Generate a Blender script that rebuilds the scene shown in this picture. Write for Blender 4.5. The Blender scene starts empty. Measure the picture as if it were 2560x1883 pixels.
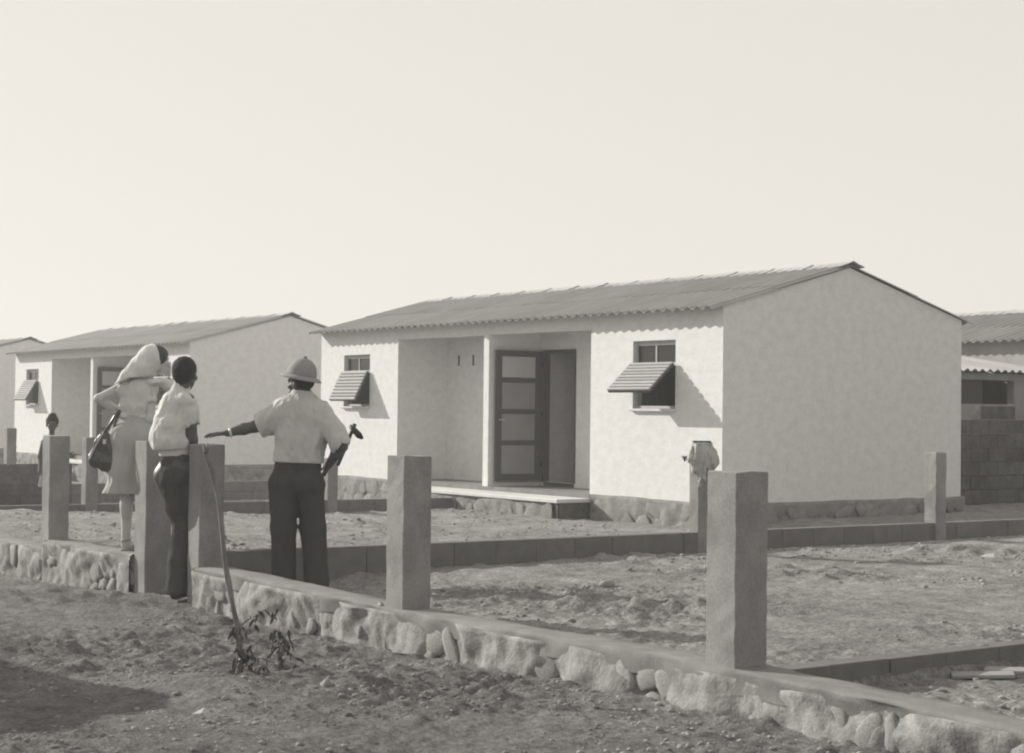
import bpy, bmesh, math, random
import numpy as np
from mathutils import Matrix, Vector

random.seed(7)
rng = np.random.default_rng(11)
SC = bpy.context.scene
COL = SC.collection

# ------------------------------------------------------------------ camera
cam_data = bpy.data.cameras.new("camera")
cam = bpy.data.objects.new("camera", cam_data)
COL.objects.link(cam)
YAW, PITCH, ROLL = -0.95052763, 0.02107025, 0.01142318
_cy, _sy, _cp, _sp = math.cos(YAW), math.sin(YAW), math.cos(PITCH), math.sin(PITCH)
_f = Vector((_sy * _cp, _cy * _cp, _sp))
_r = Vector((_cy, -_sy, 0))
_u = _r.cross(_f)
_cr, _sr = math.cos(ROLL), math.sin(ROLL)
_r2 = _r * _cr + _u * _sr
_u2 = -_r * _sr + _u * _cr
M = Matrix.Identity(4)
for i in range(3):
    M[i][0], M[i][1], M[i][2] = _r2[i], _u2[i], -_f[i]
M[0][3], M[1][3], M[2][3] = 14.434, -13.315, 1.229
cam.matrix_world = M
cam_data.sensor_width = 36.0
cam_data.lens = 59.08
cam_data.clip_start = 0.1
cam_data.clip_end = 3000
SC.camera = cam

# ------------------------------------------------------------------ light
SUN_DIR = Vector((0.833, 0.379, -0.400)).normalized()      # the way the sunlight travels
SUN_EL = math.asin(-SUN_DIR.z)
SUN_AZ = math.atan2(-SUN_DIR.x, -SUN_DIR.y)               # clockwise from +Y
world = bpy.data.worlds.new("World")
SC.world = world
world.use_nodes = True
wn, wl = world.node_tree.nodes, world.node_tree.links
wn.clear()
w_out = wn.new("ShaderNodeOutputWorld")
w_bg = wn.new("ShaderNodeBackground")
w_sky = wn.new("ShaderNodeTexSky")
w_sky.sky_type = 'NISHITA'
w_sky.sun_disc = False
w_sky.sun_elevation = SUN_EL
w_sky.sun_rotation = SUN_AZ
w_sky.air_density = 1.0
w_sky.dust_density = 1.0
w_sky.ozone_density = 1.0
w_bw = wn.new("ShaderNodeRGBToBW")
w_pow = wn.new("ShaderNodeMath"); w_pow.operation = 'POWER'      # film-like compression of the hazy sky
w_pow.inputs[1].default_value = 0.13
w_mix = wn.new("ShaderNodeMath"); w_mix.operation = 'MULTIPLY'
w_mix.inputs[1].default_value = 4.85
w_tint = wn.new("ShaderNodeMix"); w_tint.data_type = 'RGBA'; w_tint.blend_type = 'MULTIPLY'
w_tint.inputs[0].default_value = 1.0
w_tint.inputs[7].default_value = (1.0, 0.953, 0.872, 1)
wl.new(w_sky.outputs[0], w_bw.inputs[0])
wl.new(w_bw.outputs[0], w_pow.inputs[0])
wl.new(w_pow.outputs[0], w_mix.inputs[0])
wl.new(w_mix.outputs[0], w_tint.inputs[6])
wl.new(w_tint.outputs[2], w_bg.inputs[0])
w_bg.inputs[1].default_value = 0.10
wl.new(w_bg.outputs[0], w_out.inputs[0])

sun_data = bpy.data.lights.new("sun", 'SUN')
sun_data.energy = 4.2
sun_data.angle = math.radians(0.6)
sun_data.color = (1.0, 0.953, 0.872)
sun = bpy.data.objects.new("sun", sun_data)
COL.objects.link(sun)
sun.rotation_euler = SUN_DIR.to_track_quat('-Z', 'Y').to_euler()
sun.location = (-20, -12, 20)

SC.view_settings.view_transform = 'Standard'
SC.view_settings.look = 'None'
SC.view_settings.exposure = 0.5
SC.view_settings.gamma = 1.0
SC.view_settings.use_curve_mapping = False
SC.render.engine = 'CYCLES'
SC.cycles.use_denoising = True
SC.cycles.max_bounces = 8
SC.cycles.filter_width = 2.1

# ------------------------------------------------------------------ helpers
def ramp(n, lo, hi):
    n.color_ramp.elements[0].position = lo
    n.color_ramp.elements[1].position = hi

def mat(name, lo, hi=None, scale=4.0, rough=0.9, bump=0.0, bscale=60.0, stretch=(1, 1, 1), rand=0.0,
        detail=8.0, spec=0.25, r0=0.3, r1=0.7, bdist=0.01, fine=0.0, fscale=90.0, world_co=False, bump2=0.0, b2scale=12.0):
    """Greyscale procedural surface: two tones mixed by noise, a fine speckle, per-object variation, relief."""
    hi = lo if hi is None else hi
    m = bpy.data.materials.new(name)
    m.use_nodes = True
    nt = m.node_tree; N, L = nt.nodes, nt.links
    b = N["Principled BSDF"]
    b.inputs["Roughness"].default_value = rough
    b.inputs["Specular IOR Level"].default_value = spec
    if world_co:
        co = N.new("ShaderNodeNewGeometry").outputs["Position"]
    else:
        co = N.new("ShaderNodeTexCoord").outputs["Object"]
    mp = N.new("ShaderNodeMapping"); mp.inputs["Scale"].default_value = stretch
    L.new(co, mp.inputs[0])
    oi = N.new("ShaderNodeObjectInfo")
    if rand > 0 and not world_co:
        ad = N.new("ShaderNodeVectorMath"); ad.operation = 'MULTIPLY_ADD'
        L.new(oi.outputs["Random"], ad.inputs[0]); ad.inputs[1].default_value = (37.0, 11.0, 53.0)
        L.new(co, ad.inputs[2]); L.new(ad.outputs[0], mp.inputs[0])
    nz = N.new("ShaderNodeTexNoise"); nz.inputs["Scale"].default_value = scale
    nz.inputs["Detail"].default_value = detail; nz.inputs["Roughness"].default_value = 0.62
    L.new(mp.outputs[0], nz.inputs["Vector"])
    cr = N.new("ShaderNodeValToRGB"); ramp(cr, r0, r1)
    cr.color_ramp.elements[0].color = (lo, lo, lo, 1); cr.color_ramp.elements[1].color = (hi, hi, hi, 1)
    L.new(nz.outputs["Fac"], cr.inputs[0])
    out = cr.outputs[0]
    if fine > 0:
        n2 = N.new("ShaderNodeTexNoise"); n2.inputs["Scale"].default_value = fscale; n2.inputs["Detail"].default_value = 3
        L.new(mp.outputs[0], n2.inputs["Vector"])
        mr = N.new("ShaderNodeMapRange"); mr.inputs[1].default_value = 0.3; mr.inputs[2].default_value = 0.7
        mr.inputs[3].default_value = 1 - fine; mr.inputs[4].default_value = 1 + fine
        L.new(n2.outputs["Fac"], mr.inputs[0])
        mu = N.new("ShaderNodeVectorMath"); mu.operation = 'SCALE'
        L.new(out, mu.inputs[0]); L.new(mr.outputs[0], mu.inputs["Scale"]); out = mu.outputs[0]
    if rand > 0:
        mr = N.new("ShaderNodeMapRange"); mr.inputs[3].default_value = 1 - rand; mr.inputs[4].default_value = 1 + rand
        L.new(oi.outputs["Random"], mr.inputs[0])
        mu = N.new("ShaderNodeVectorMath"); mu.operation = 'SCALE'
        L.new(out, mu.inputs[0]); L.new(mr.outputs[0], mu.inputs["Scale"]); out = mu.outputs[0]
    L.new(out, b.inputs["Base Color"])
    last = None
    for st, sc in ((bump2, b2scale), (bump, bscale)):
        if st > 0:
            n3 = N.new("ShaderNodeTexNoise"); n3.inputs["Scale"].default_value = sc; n3.inputs["Detail"].default_value = 6
            L.new(mp.outputs[0], n3.inputs["Vector"])
            bp = N.new("ShaderNodeBump"); bp.inputs["Strength"].default_value = st; bp.inputs["Distance"].default_value = bdist
            L.new(n3.outputs["Fac"], bp.inputs["Height"])
            if last is not None: L.new(last, bp.inputs["Normal"])
            last = bp.outputs[0]
    if last is not None: L.new(last, b.inputs["Normal"])
    return m

def link(o, parent=None):
    COL.objects.link(o)
    if parent is not None: o.parent = parent
    return o

def mesh_obj(name, verts, faces, m, parent=None, smooth=False, loc=None):
    me = bpy.data.meshes.new(name)
    me.from_pydata([tuple(v) for v in verts], [], faces)
    me.update()
    if m is not None: me.materials.append(m)
    if smooth: me.polygons.foreach_set("use_smooth", [True] * len(me.polygons))
    o = bpy.data.objects.new(name, me)
    if loc is not None: o.location = loc
    return link(o, parent)

def obj_from(name, me, parent=None, loc=(0, 0, 0), rot=(0, 0, 0), scale=(1, 1, 1)):
    o = bpy.data.objects.new(name, me)
    o.location, o.rotation_euler, o.scale = loc, rot, scale
    return link(o, parent)

def empty(name, loc=(0, 0, 0), rz=0.0):
    o = bpy.data.objects.new(name, None)
    o.location = loc; o.rotation_euler = (0, 0, rz); o.empty_display_size = 0.2
    return link(o)

def tag(o, label=None, cat=None, group=None, kind=None):
    if label: o["label"] = label
    if cat: o["category"] = cat
    if group: o["group"] = group
    if kind: o["kind"] = kind
    return o

def kids(o):
    return [c for c in bpy.data.objects if c.parent == o]

def copy_tree(o, parent=None):
    c = o.copy(); COL.objects.link(c)
    if parent is not None: c.parent = parent
    for ch in KIDS.get(o.name, []): copy_tree(ch, c)
    return c

KIDS = {}
def index_kids():
    KIDS.clear()
    for c in bpy.data.objects:
        if c.parent is not None: KIDS.setdefault(c.parent.name, []).append(c)

class MB:
    """Collects boxes, prisms and tubes into one mesh."""
    def __init__(s): s.v, s.f = [], []
    def add(s, vs, fs):
        n = len(s.v); s.v += [tuple(v) for v in vs]; s.f += [tuple(i + n for i in f) for f in fs]; return s
    def box(s, x0, x1, y0, y1, z0, z1):
        v = [(x0,y0,z0),(x1,y0,z0),(x1,y1,z0),(x0,y1,z0),(x0,y0,z1),(x1,y0,z1),(x1,y1,z1),(x0,y1,z1)]
        return s.add(v, [(3,2,1,0),(4,5,6,7),(0,1,5,4),(1,2,6,5),(2,3,7,6),(3,0,4,7)])
    def prism_x(s, poly, x0, x1):
        """poly: (y,z) points counter-clockwise seen from +X"""
        n = len(poly)
        v = [(x0, y, z) for y, z in poly] + [(x1, y, z) for y, z in poly]
        f = [tuple(range(n - 1, -1, -1)), tuple(range(n, 2 * n))]
        f += [(i, (i + 1) % n, n + (i + 1) % n, n + i) for i in range(n)]
        return s.add(v, f)
    def tube(s, pts, rad, k=8):
        pts = [Vector(p) for p in pts]
        rad = [rad] * len(pts) if not hasattr(rad, '__len__') else rad
        rings = []
        up = Vector((0.13, 0.21, 0.97)).normalized()
        for i, p in enumerate(pts):
            t = (pts[min(i + 1, len(pts) - 1)] - pts[max(i - 1, 0)]).normalized()
            a = t.cross(up)
            if a.length < 0.1: a = t.cross(Vector((1, 0, 0)))
            a.normalize(); b = t.cross(a)
            rings.append([p + (a * math.cos(2 * math.pi * j / k) + b * math.sin(2 * math.pi * j / k)) * rad[i] for j in range(k)])
        vs = [v for r in rings for v in r]
        fs = [(i*k+j, i*k+(j+1)%k, (i+1)*k+(j+1)%k, (i+1)*k+j) for i in range(len(pts)-1) for j in range(k)]
        fs += [tuple(range(k - 1, -1, -1)), tuple((len(pts)-1)*k + j for j in range(k))]
        return s.add(vs, fs)
    def build(s, name, m, parent=None, smooth=False, bevel=0.0, seg=1):
        o = mesh_obj(name, s.v, s.f, m, parent, smooth)
        if bevel > 0: bevel_mesh(o.data, bevel, seg)
        return o

def bevel_mesh(me, w, seg=1):
    bm = bmesh.new(); bm.from_mesh(me)
    bmesh.ops.bevel(bm, geom=bm.edges[:], offset=w, segments=seg, affect='EDGES', profile=0.5)
    bm.to_mesh(me); bm.free()

# value noise on numpy arrays
_T = np.random.default_rng(3).random((64, 64, 64)).astype(np.float32)
def vnoise(x, y, z=None):
    z = np.zeros_like(x) if z is None else z
    xi, yi, zi = np.floor(x).astype(int), np.floor(y).astype(int), np.floor(z).astype(int)
    fx, fy, fz = x - xi, y - yi, z - zi
    fx, fy, fz = fx*fx*(3-2*fx), fy*fy*(3-2*fy), fz*fz*(3-2*fz)
    xi, yi, zi = xi & 63, yi & 63, zi & 63
    x1, y1, z1 = (xi+1) & 63, (yi+1) & 63, (zi+1) & 63
    def l(a, b, t): return a + (b - a) * t
    return l(l(l(_T[xi,yi,zi], _T[x1,yi,zi], fx), l(_T[xi,y1,zi], _T[x1,y1,zi], fx), fy),
             l(l(_T[xi,yi,z1], _T[x1,yi,z1], fx), l(_T[xi,y1,z1], _T[x1,y1,z1], fx), fy), fz) - 0.5
def fbm(x, y, z=None, o=4, g=0.5):
    s, a = 0.0, 1.0
    for i in range(o):
        k = 2.03 ** i
        s = s + a * vnoise(x*k + 17.3*i, y*k + 5.1*i, None if z is None else z*k + 9.7*i); a *= g
    return s
def sstep(a, b, x):
    t = np.clip((x - a) / (b - a), 0, 1); return t*t*(3-2*t)

# ------------------------------------------------------------------ materials
M_PLASTER = mat("limewashed_plaster", 0.595, 0.68, scale=7.0, stretch=(1, 1, 1.35), rough=0.95, bump=0.5, bscale=60, bdist=0.010, fine=0.05, fscale=34, r0=0.3, r1=0.6, bump2=0.3, b2scale=9)
M_RENDER = mat("grey_render", 0.30, 0.37, scale=5, rough=.95, bump=.3, bscale=50, bdist=.006)  # plain grey, darker than the house plaster
M_CEMENT = mat("grey_cement", 0.165, 0.27, scale=4.5, rough=0.95, bump=0.35, bscale=90, bdist=0.004, rand=0.06, fine=0.12, fscale=80, stretch=(1, 1, .8), bump2=.2, b2scale=22)
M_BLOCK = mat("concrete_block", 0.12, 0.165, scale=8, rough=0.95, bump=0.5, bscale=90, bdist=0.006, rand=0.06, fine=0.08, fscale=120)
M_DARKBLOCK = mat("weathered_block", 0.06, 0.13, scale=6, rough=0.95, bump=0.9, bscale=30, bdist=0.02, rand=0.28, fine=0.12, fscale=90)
M_MORTAR = mat("rough_mortar", 0.14, 0.34, scale=11, rough=0.97, bump=0.5, bscale=60, bdist=0.010, bump2=.7, b2scale=20, fine=0.1, fscale=120)
M_STONE = mat("rubble_stone", 0.20, 0.40, scale=11, rough=0.95, bump=0.6, bscale=30, bdist=0.012, rand=0.10, fine=0.1, fscale=90)
M_PSTONE = mat("plinth_stone", 0.20, 0.32, scale=7, rough=0.95, bump=0.8, bscale=40, bdist=0.012, rand=0.18, fine=0.1, fscale=90)
M_PMORTAR = mat("plinth_mortar", 0.17, 0.28, scale=9, rough=0.97, bump=0.8, bscale=60, bdist=0.012, fine=0.1)
M_ROOF = mat("fibre_cement_sheet", 0.25, 0.33, scale=3.0, rough=0.85, bump=0.15, bscale=80, bdist=0.003, rand=0.08, fine=0.05, stretch=(3, 0.5, 1))
M_ROOFL = mat("fibre_cement_ridge", 0.36, 0.44, scale=3.0, rough=0.85, rand=0.08, fine=0.05)
M_WOOD = mat("dark_stained_wood", 0.055, 0.075, scale=6, rough=0.7, stretch=(8, 8, 1))
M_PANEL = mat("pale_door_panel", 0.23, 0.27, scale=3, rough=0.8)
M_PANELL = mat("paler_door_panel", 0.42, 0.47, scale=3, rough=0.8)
M_FRAME = mat("window_frame_paint", 0.34, 0.42, scale=10, rough=0.7)
M_SLAT = mat("weathered_slat", 0.27, 0.38, scale=6, rough=0.85, stretch=(1, 14, 14), rand=0.12, fine=0.06)
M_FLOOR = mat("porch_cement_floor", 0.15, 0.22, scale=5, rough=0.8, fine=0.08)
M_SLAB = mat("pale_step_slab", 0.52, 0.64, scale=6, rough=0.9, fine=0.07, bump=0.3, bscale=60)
M_GLASS = mat("dark_pane", 0.02, rough=0.12, spec=0.4)

# ------------------------------------------------------------------ thin dusty haze
def build_haze():
    o = MB().box(-1700, 1700, -1700, 1700, -1.6, 4.6).build("haze", None)
    m = bpy.data.materials.new("haze_air"); m.use_nodes = True
    N, L = m.node_tree.nodes, m.node_tree.links
    N.remove(N["Principled BSDF"])
    v = N.new("ShaderNodeVolumePrincipled"); v.inputs["Color"].default_value = (.97, .97, .97, 1)
    v.inputs["Density"].default_value = HAZE
    v.inputs["Anisotropy"].default_value = 0.2
    L.new(v.outputs[0], N["Material Output"].inputs["Volume"])
    o.data.materials.append(m)
    return tag(o, kind="stuff")
HAZE = 0.0028
# ------------------------------------------------------------------ ground
GX = np.array([-60, -20, -12, -0.6, 2.3, 3.4, 6.1, 7.6, 8.9, 10.5, 16, 60.])
GZ = np.array([-0.34, -0.34, -0.32, -0.297, -0.20, -0.20, -0.17, -0.115, -0.10, -0.10, -0.12, -0.12])
FY = -8.0                                                     # middle of the front wall
def ground_base(x, y):
    out = np.interp(x, GX, GZ)
    out = out + (-0.16 - out) * sstep(0.3, 3.5, FY - y) * 0.8
    # yards behind the wall
    yl = np.where(x < -4.8, -0.20 - 0.09 * sstep(-4.8, -11.5, x), 0.0)
    front = 0.045 + (-0.10 - 0.045) * sstep(-7.5, -2.0, y)     # plot of the main house
    side = -0.10 + 0.10 * sstep(0.2, 1.4, y)
    own = np.where(y > -1.5, side, front)
    own = front + (side - front) * sstep(-1.5, 0.0, y)
    own = own + (yl - own) * sstep(-4.72, -4.9, x)
    nb = 0.02 - 0.115 * sstep(-6.0, -7.6, y) * sstep(5.6, 4.0, x) + 0.03 * sstep(5.0, 6.5, x) * sstep(-7.8, -6.8, y) * sstep(-4.5, -6.0, y)
    nb = nb - 0.10 * sstep(8.82, 8.95, x)
    ins = own + (nb - own) * sstep(3.22, 3.38, x)
    z = out + (ins - out) * sstep(FY - 0.07, FY + 0.07, y)
    gate = np.exp(-(((x - 2.85) / 0.75) ** 2 + ((y + 8.05) / 0.75) ** 2))
    z = z + (-0.175 - z) * np.clip(gate * 1.25, 0, 1)
    # unseen mounds added at left to cast the foreground shadow, then a low crest
    z = z + 1.15 * np.exp(-(((x - 4.62) / 0.62) ** 2 + ((y + 11.12) / 0.55) ** 2))
    z = z + 0.95 * np.exp(-(((x - 5.25) / 0.55) ** 2 + ((y + 11.75) / 0.5) ** 2))
    z = z + 0.10 * np.exp(-(((x - 7.0) / 0.55) ** 2 + ((y + 9.75) / 0.22) ** 2))
    return z
def rough_amp(x, y):
    a = 1.0 - 0.72 * np.exp(-(((x - 7.2) / 1.5) ** 2 + ((y + 4.6) / 1.3) ** 2))     # trodden patch in the right yard
    a = a * (0.55 + 1.9 * np.clip(fbm(x * 0.9 + 3, y * 0.9 + 8, o=2) + 0.25, 0, 1))
    a = a * (1 - 0.5 * sstep(9.5, 7.0, x) * sstep(-9.8, -10.4, y) * 0.9)
    return a
def ground_z(x, y):
    x = np.asarray(x, float); y = np.asarray(y, float)
    a = rough_amp(x, y)
    r = 0.026 * fbm(x * 0.9, y * 0.9, o=2) + a * (0.010 * fbm(x * 3.4 + 2, y * 3.4, o=2) + 0.010 * fbm(x * 9.0, y * 9.0 + 4, o=3, g=0.6))
    lump = np.clip(fbm(x * 6.0 + 40, y * 6.0 + 9, o=2, g=0.6) - 0.14, 0, 1)
    r = r + a * 0.062 * lump - 0.012
    fine = sstep(16.0, 11.0, np.hypot(x - 14.4, y + 13.3))
    r = r + fine * a * 0.027 * fbm(x * 22.0, y * 22.0, o=2, g=0.6)
    near = sstep(0.02, 0.28, np.abs(y - FY))                 # calmer against the wall
    flat = sstep(60.0, 30.0, np.hypot(x, y))
    return ground_base(x, y) + r * flat * (0.35 + 0.65 * near)
def axis(segs):
    out = []
    for a, b, d in segs: out.append(np.arange(a, b, d))
    return np.concatenate(out + [[segs[-1][1]]])
ax_x = axis([(-1500, -200, 260), (-200, -60, 20), (-60, -20, 4), (-20, -6, 0.35), (-6, 1.5, 0.10), (1.5, 4.5, 0.04), (4.5, 11.2, 0.024), (11.2, 14, 0.2), (14, 60, 3), (60, 1500, 240)])
ax_y = axis([(-1500, -200, 260), (-200, -30, 20), (-30, -12, 0.8), (-12, -7.0, 0.024), (-7.0, -4.0, 0.035), (-4.0, 0.5, 0.06), (0.5, 7, 0.16), (7, 30, 1.2), (30, 200, 20), (200, 1500, 260)])
gx, gy = np.meshgrid(ax_x, ax_y, indexing='ij')
gz = ground_z(gx, gy)
nx, ny = gx.shape
me = bpy.data.meshes.new("ground")
me.vertices.add(nx * ny)
me.vertices.foreach_set("co", np.stack([gx, gy, gz], -1).reshape(-1).astype(np.float32))
ii, jj = np.meshgrid(np.arange(nx - 1), np.arange(ny - 1), indexing='ij')
a0 = (ii * ny + jj).reshape(-1)
quads = np.stack([a0, a0 + ny, a0 + ny + 1, a0 + 1], -1).astype(np.int32)
def fill_quads(me, quads, smooth=True):
    n = len(quads)
    me.loops.add(4 * n); me.polygons.add(n)
    me.loops.foreach_set("vertex_index", quads.reshape(-1).astype(np.int32))
    me.polygons.foreach_set("loop_start", np.arange(0, 4 * n, 4, dtype=np.int32))
    me.polygons.foreach_set("use_smooth", np.full(n, smooth))
    me.update(calc_edges=True); me.validate()
fill_quads(me, quads)
def soil_material():
    m = bpy.data.materials.new("dry_soil"); m.use_nodes = True
    N, L = m.node_tree.nodes, m.node_tree.links
    b = N["Principled BSDF"]; b.inputs["Roughness"].default_value = 1.0; b.inputs["Specular IOR Level"].default_value = 0.05
    pos = N.new("ShaderNodeNewGeometry").outputs["Position"]
    sep = N.new("ShaderNodeSeparateXYZ"); L.new(pos, sep.inputs[0])
    def noise(s, d=6, r=0.6):
        n = N.new("ShaderNodeTexNoise"); n.inputs["Scale"].default_value = s; n.inputs["Detail"].default_value = d; n.inputs["Roughness"].default_value = r
        L.new(pos, n.inputs["Vector"]); return n.outputs["Fac"]
    def mrange(v, a, b2, c, d):
        n = N.new("ShaderNodeMapRange"); n.inputs[1].default_value = a; n.inputs[2].default_value = b2; n.inputs[3].default_value = c; n.inputs[4].default_value = d
        L.new(v, n.inputs[0]); return n.outputs[0]
    def math2(op, a, b2):
        n = N.new("ShaderNodeMath"); n.operation = op
        for k, v in enumerate((a, b2)):
            if isinstance(v, float): n.inputs[k].default_value = v
            else: L.new(v, n.inputs[k])
        return n.outputs[0]
    # damp dark earth on the road side, paler sandy fill inside the plots
    wob = mrange(noise(1.6), 0.3, 0.7, -0.25, 0.25)
    side = mrange(math2('ADD', sep.outputs["Y"], wob), -8.35, -7.75, 0.0, 1.0)
    big = mrange(noise(0.9, 4), 0.35, 0.65, 0.86, 1.14)
    mid = mrange(noise(5.0, 7, 0.7), 0.32, 0.68, 0.70, 1.28)
    grit = mrange(noise(40.0, 6, 0.8), 0.32, 0.68, 0.60, 1.40)
    base = mrange(side, 0.0, 1.0, 0.235, 0.345)
    v = math2('MULTIPLY', math2('MULTIPLY', base, big), math2('MULTIPLY', mid, grit))
    L.new(v, b.inputs["Base Color"])
    b1 = N.new("ShaderNodeBump"); b1.inputs["Strength"].default_value = 1.0; b1.inputs["Distance"].default_value = 0.045
    L.new(noise(22.0, 8, 0.65), b1.inputs["Height"])
    b2 = N.new("ShaderNodeBump"); b2.inputs["Strength"].default_value = 1.0; b2.inputs["Distance"].default_value = 0.02
    L.new(noise(90.0, 4, 0.7), b2.inputs["Height"]); L.new(b1.outputs[0], b2.inputs["Normal"])
    L.new(b2.outputs[0], b.inputs["Normal"])
    return m
M_SOIL = soil_material()
me.materials.append(M_SOIL)
ground = link(bpy.data.objects.new("ground", me)); tag(ground, kind="structure")

# ------------------------------------------------------------------ stone variants (shared meshes)
def stone_mesh(name, seed, m, sub=2, flat=0.45, sharp=0.25):
    bm = bmesh.new(); bmesh.ops.create_icosphere(bm, subdivisions=sub, radius=1.0)
    me = bpy.data.meshes.new(name); bm.to_mesh(me); bm.free()
    co = np.empty(len(me.vertices) * 3, np.float32); me.vertices.foreach_get("co", co); co = co.reshape(-1, 3)
    s = seed * 7.7
    d = 1 + 0.85 * fbm(co[:,0]*1.2+s, co[:,1]*1.2+2*s, co[:,2]*1.2-s, o=2) + sharp * vnoise(co[:,0]*3+s, co[:,1]*3, co[:,2]*3+s)
    co = co * d[:,None]
    if sharp > 0.36:                                           # broken faces: clip by a few random planes
        rr = np.random.default_rng(seed)
        for _ in range(7):
            nn_ = rr.normal(size=3); nn_ /= np.linalg.norm(nn_); h_ = rr.uniform(.55, .8)
            ex = np.clip(co @ nn_ - h_, 0, None); co = co - ex[:,None] * nn_[None] * .9
    co = np.sign(co) * np.abs(co) ** 0.85
    co[:,1] *= flat
    me.vertices.foreach_set("co", co.reshape(-1)); me.update()
    me.polygons.foreach_set("use_smooth", [True] * len(me.polygons)); me.materials.append(m)
    return me
WALL_STONES = [stone_mesh("stone", i, M_STONE, 2, 0.5, 0.38) for i in range(9)]
PLINTH_STONES = [stone_mesh("stone", i + 20, M_PSTONE, 2, 0.4, 0.38) for i in range(7)]

# ------------------------------------------------------------------ houses
W, D, ZP, ZW, ZR = 9.53, 4.20, 0.188, 2.49, 3.055
YR = D / 2
SLOPE = (ZR - ZW) / YR
T = 0.15
def wall_holes(name, x0, x1, z0, z1, y0, y1, holes, m, parent):
    """Wall along X from y0 (outer) to y1 with rectangular openings (hx0,hx1,hz0,hz1)."""
    xs = sorted({x0, x1, *[h[0] for h in holes], *[h[1] for h in holes]})
    zs = sorted({z0, z1, *[h[2] for h in holes], *[h[3] for h in holes]})
    mb = MB()
    inh = lambda x, z: any(h[0] < x < h[1] and h[2] < z < h[3] for h in holes)
    solid = lambda i, k: 0 <= i < len(xs)-1 and 0 <= k < len(zs)-1 and not inh((xs[i]+xs[i+1])/2, (zs[k]+zs[k+1])/2)
    for i in range(len(xs)-1):
        for k in range(len(zs)-1):
            if not solid(i, k): continue
            a, b, c, d = xs[i], xs[i+1], zs[k], zs[k+1]
            mb.add([(a,y0,c),(b,y0,c),(b,y0,d),(a,y0,d)], [(0,1,2,3)])
            mb.add([(a,y1,c),(b,y1,c),(b,y1,d),(a,y1,d)], [(3,2,1,0)])
            if not solid(i-1,k): mb.add([(a,y0,c),(a,y1,c),(a,y1,d),(a,y0,d)], [(3,2,1,0)])
            if not solid(i+1,k): mb.add([(b,y0,c),(b,y1,c),(b,y1,d),(b,y0,d)], [(0,1,2,3)])
            if not solid(i,k-1): mb.add([(a,y0,c),(b,y0,c),(b,y1,c),(a,y1,c)], [(3,2,1,0)])
            if not solid(i,k+1): mb.add([(a,y0,d),(b,y0,d),(b,y1,d),(a,y1,d)], [(0,1,2,3)])
    return mb.build(name, m, parent)

PITCH_C = 0.1755; AMP = 0.021
def corrugated(nw, length, thick=0.007):
    """Sheet of nw waves along X, running up along +Y, centred on z=0."""
    n = nw * 8
    xs = [i * PITCH_C / 8 for i in range(n + 1)]
    zt = [-AMP * math.cos(2 * math.pi * x / PITCH_C) for x in xs]
    v = []
    for y in (0, length):
        v += [(x, y, z + thick / 2) for x, z in zip(xs, zt)]
        v += [(x, y, z - thick / 2) for x, z in zip(xs, zt)]
    k = n + 1
    f = []
    for i in range(n):
        f.append((i, i+1, 2*k+i+1, 2*k+i)); f.append((k+i+1, k+i, 3*k+i, 3*k+i+1))
        f.append((i+1, i, k+i, k+i+1)); f.append((2*k+i, 2*k+i+1, 3*k+i+1, 3*k+i))
    f.append((0, 2*k, 3*k, k)); f.append((n, k+n, 3*k+n, 2*k+n))
    me = bpy.data.meshes.new("roof_sheet"); me.from_pydata(v, [], f); me.update()
    me.materials.append(M_ROOF)
    me.polygons.foreach_set("use_smooth", [True]*len(me.polygons))
    me.set_sharp_from_angle(angle=math.radians(50))
    return me

def shutter_tree(parent, x0, x1, zh, length, tilt):
    """Top-hung slatted shutter: battens, then one child per slat. tilt = angle away from the wall."""
    mb = MB()
    w = x1 - x0
    mb.box(0.004, w - 0.004, -0.016, 0.014, -length + 0.008, 0)
    sh = mb.build("shutter", M_WOOD, parent)
    sh.location = (x0, -0.02, zh); sh.rotation_euler = (-tilt, 0, 0)
    n = 9; h = length / n
    sm = MB().box(0, w, -0.010, 0.010, -h + 0.012, 0)
    me = bpy.data.meshes.new("slat"); me.from_pydata(sm.v, [], sm.f); me.update(); bevel_mesh(me, 0.003); me.materials.append(M_SLAT)
    for i in range(n):
        obj_from("slat", me, sh, (0, -0.026 , -i * h), (math.radians(-2), 0, 0))
    return sh

def window_tree(parent, x0, x1, z0, z1, tilt):
    w = x1 - x0; yb = 0.048
    mb = MB()
    ft = 0.035
    zm = z0 + 0.545
    mb.box(x0+.002, x0+ft, yb, yb+.05, z0+.002, z1-.002); mb.box(x1-ft, x1-.002, yb, yb+.05, z0+.002, z1-.002)
    mb.box(x0+ft, x1-ft, yb, yb+.05, z1-ft-.02, z1-.002); mb.box(x0+ft, x1-ft, yb, yb+.05, z0+.002, z0+ft)
    mb.box(x0+ft, x1-ft, yb+.003, yb+.045, zm-.02, zm+.02)
    fr = mb.build("window", M_FRAME, parent)
    xm = (x0 + x1) / 2 - 0.02
    MB().box(xm-.012, xm+.012, yb+.006, yb+.036, zm+.02, z1-ft-.02).build("mullion", M_FRAME, fr)
    for a, b in ((x0+ft, xm-.012), (xm+.012, x1-ft)):
        MB().box(a, b, yb+.018, yb+.024, zm+.02, z1-ft-.02).build("pane", M_GLASS, fr)
    MB().box(x0-.015, x1+.015, -.05, yb, z0-.035, z0-.001).build("window_sill", M_SLAB, fr, bevel=.006)
    shutter_tree(parent, x0+.004, x1-.004, zm-.005, 0.515, tilt)

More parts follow.
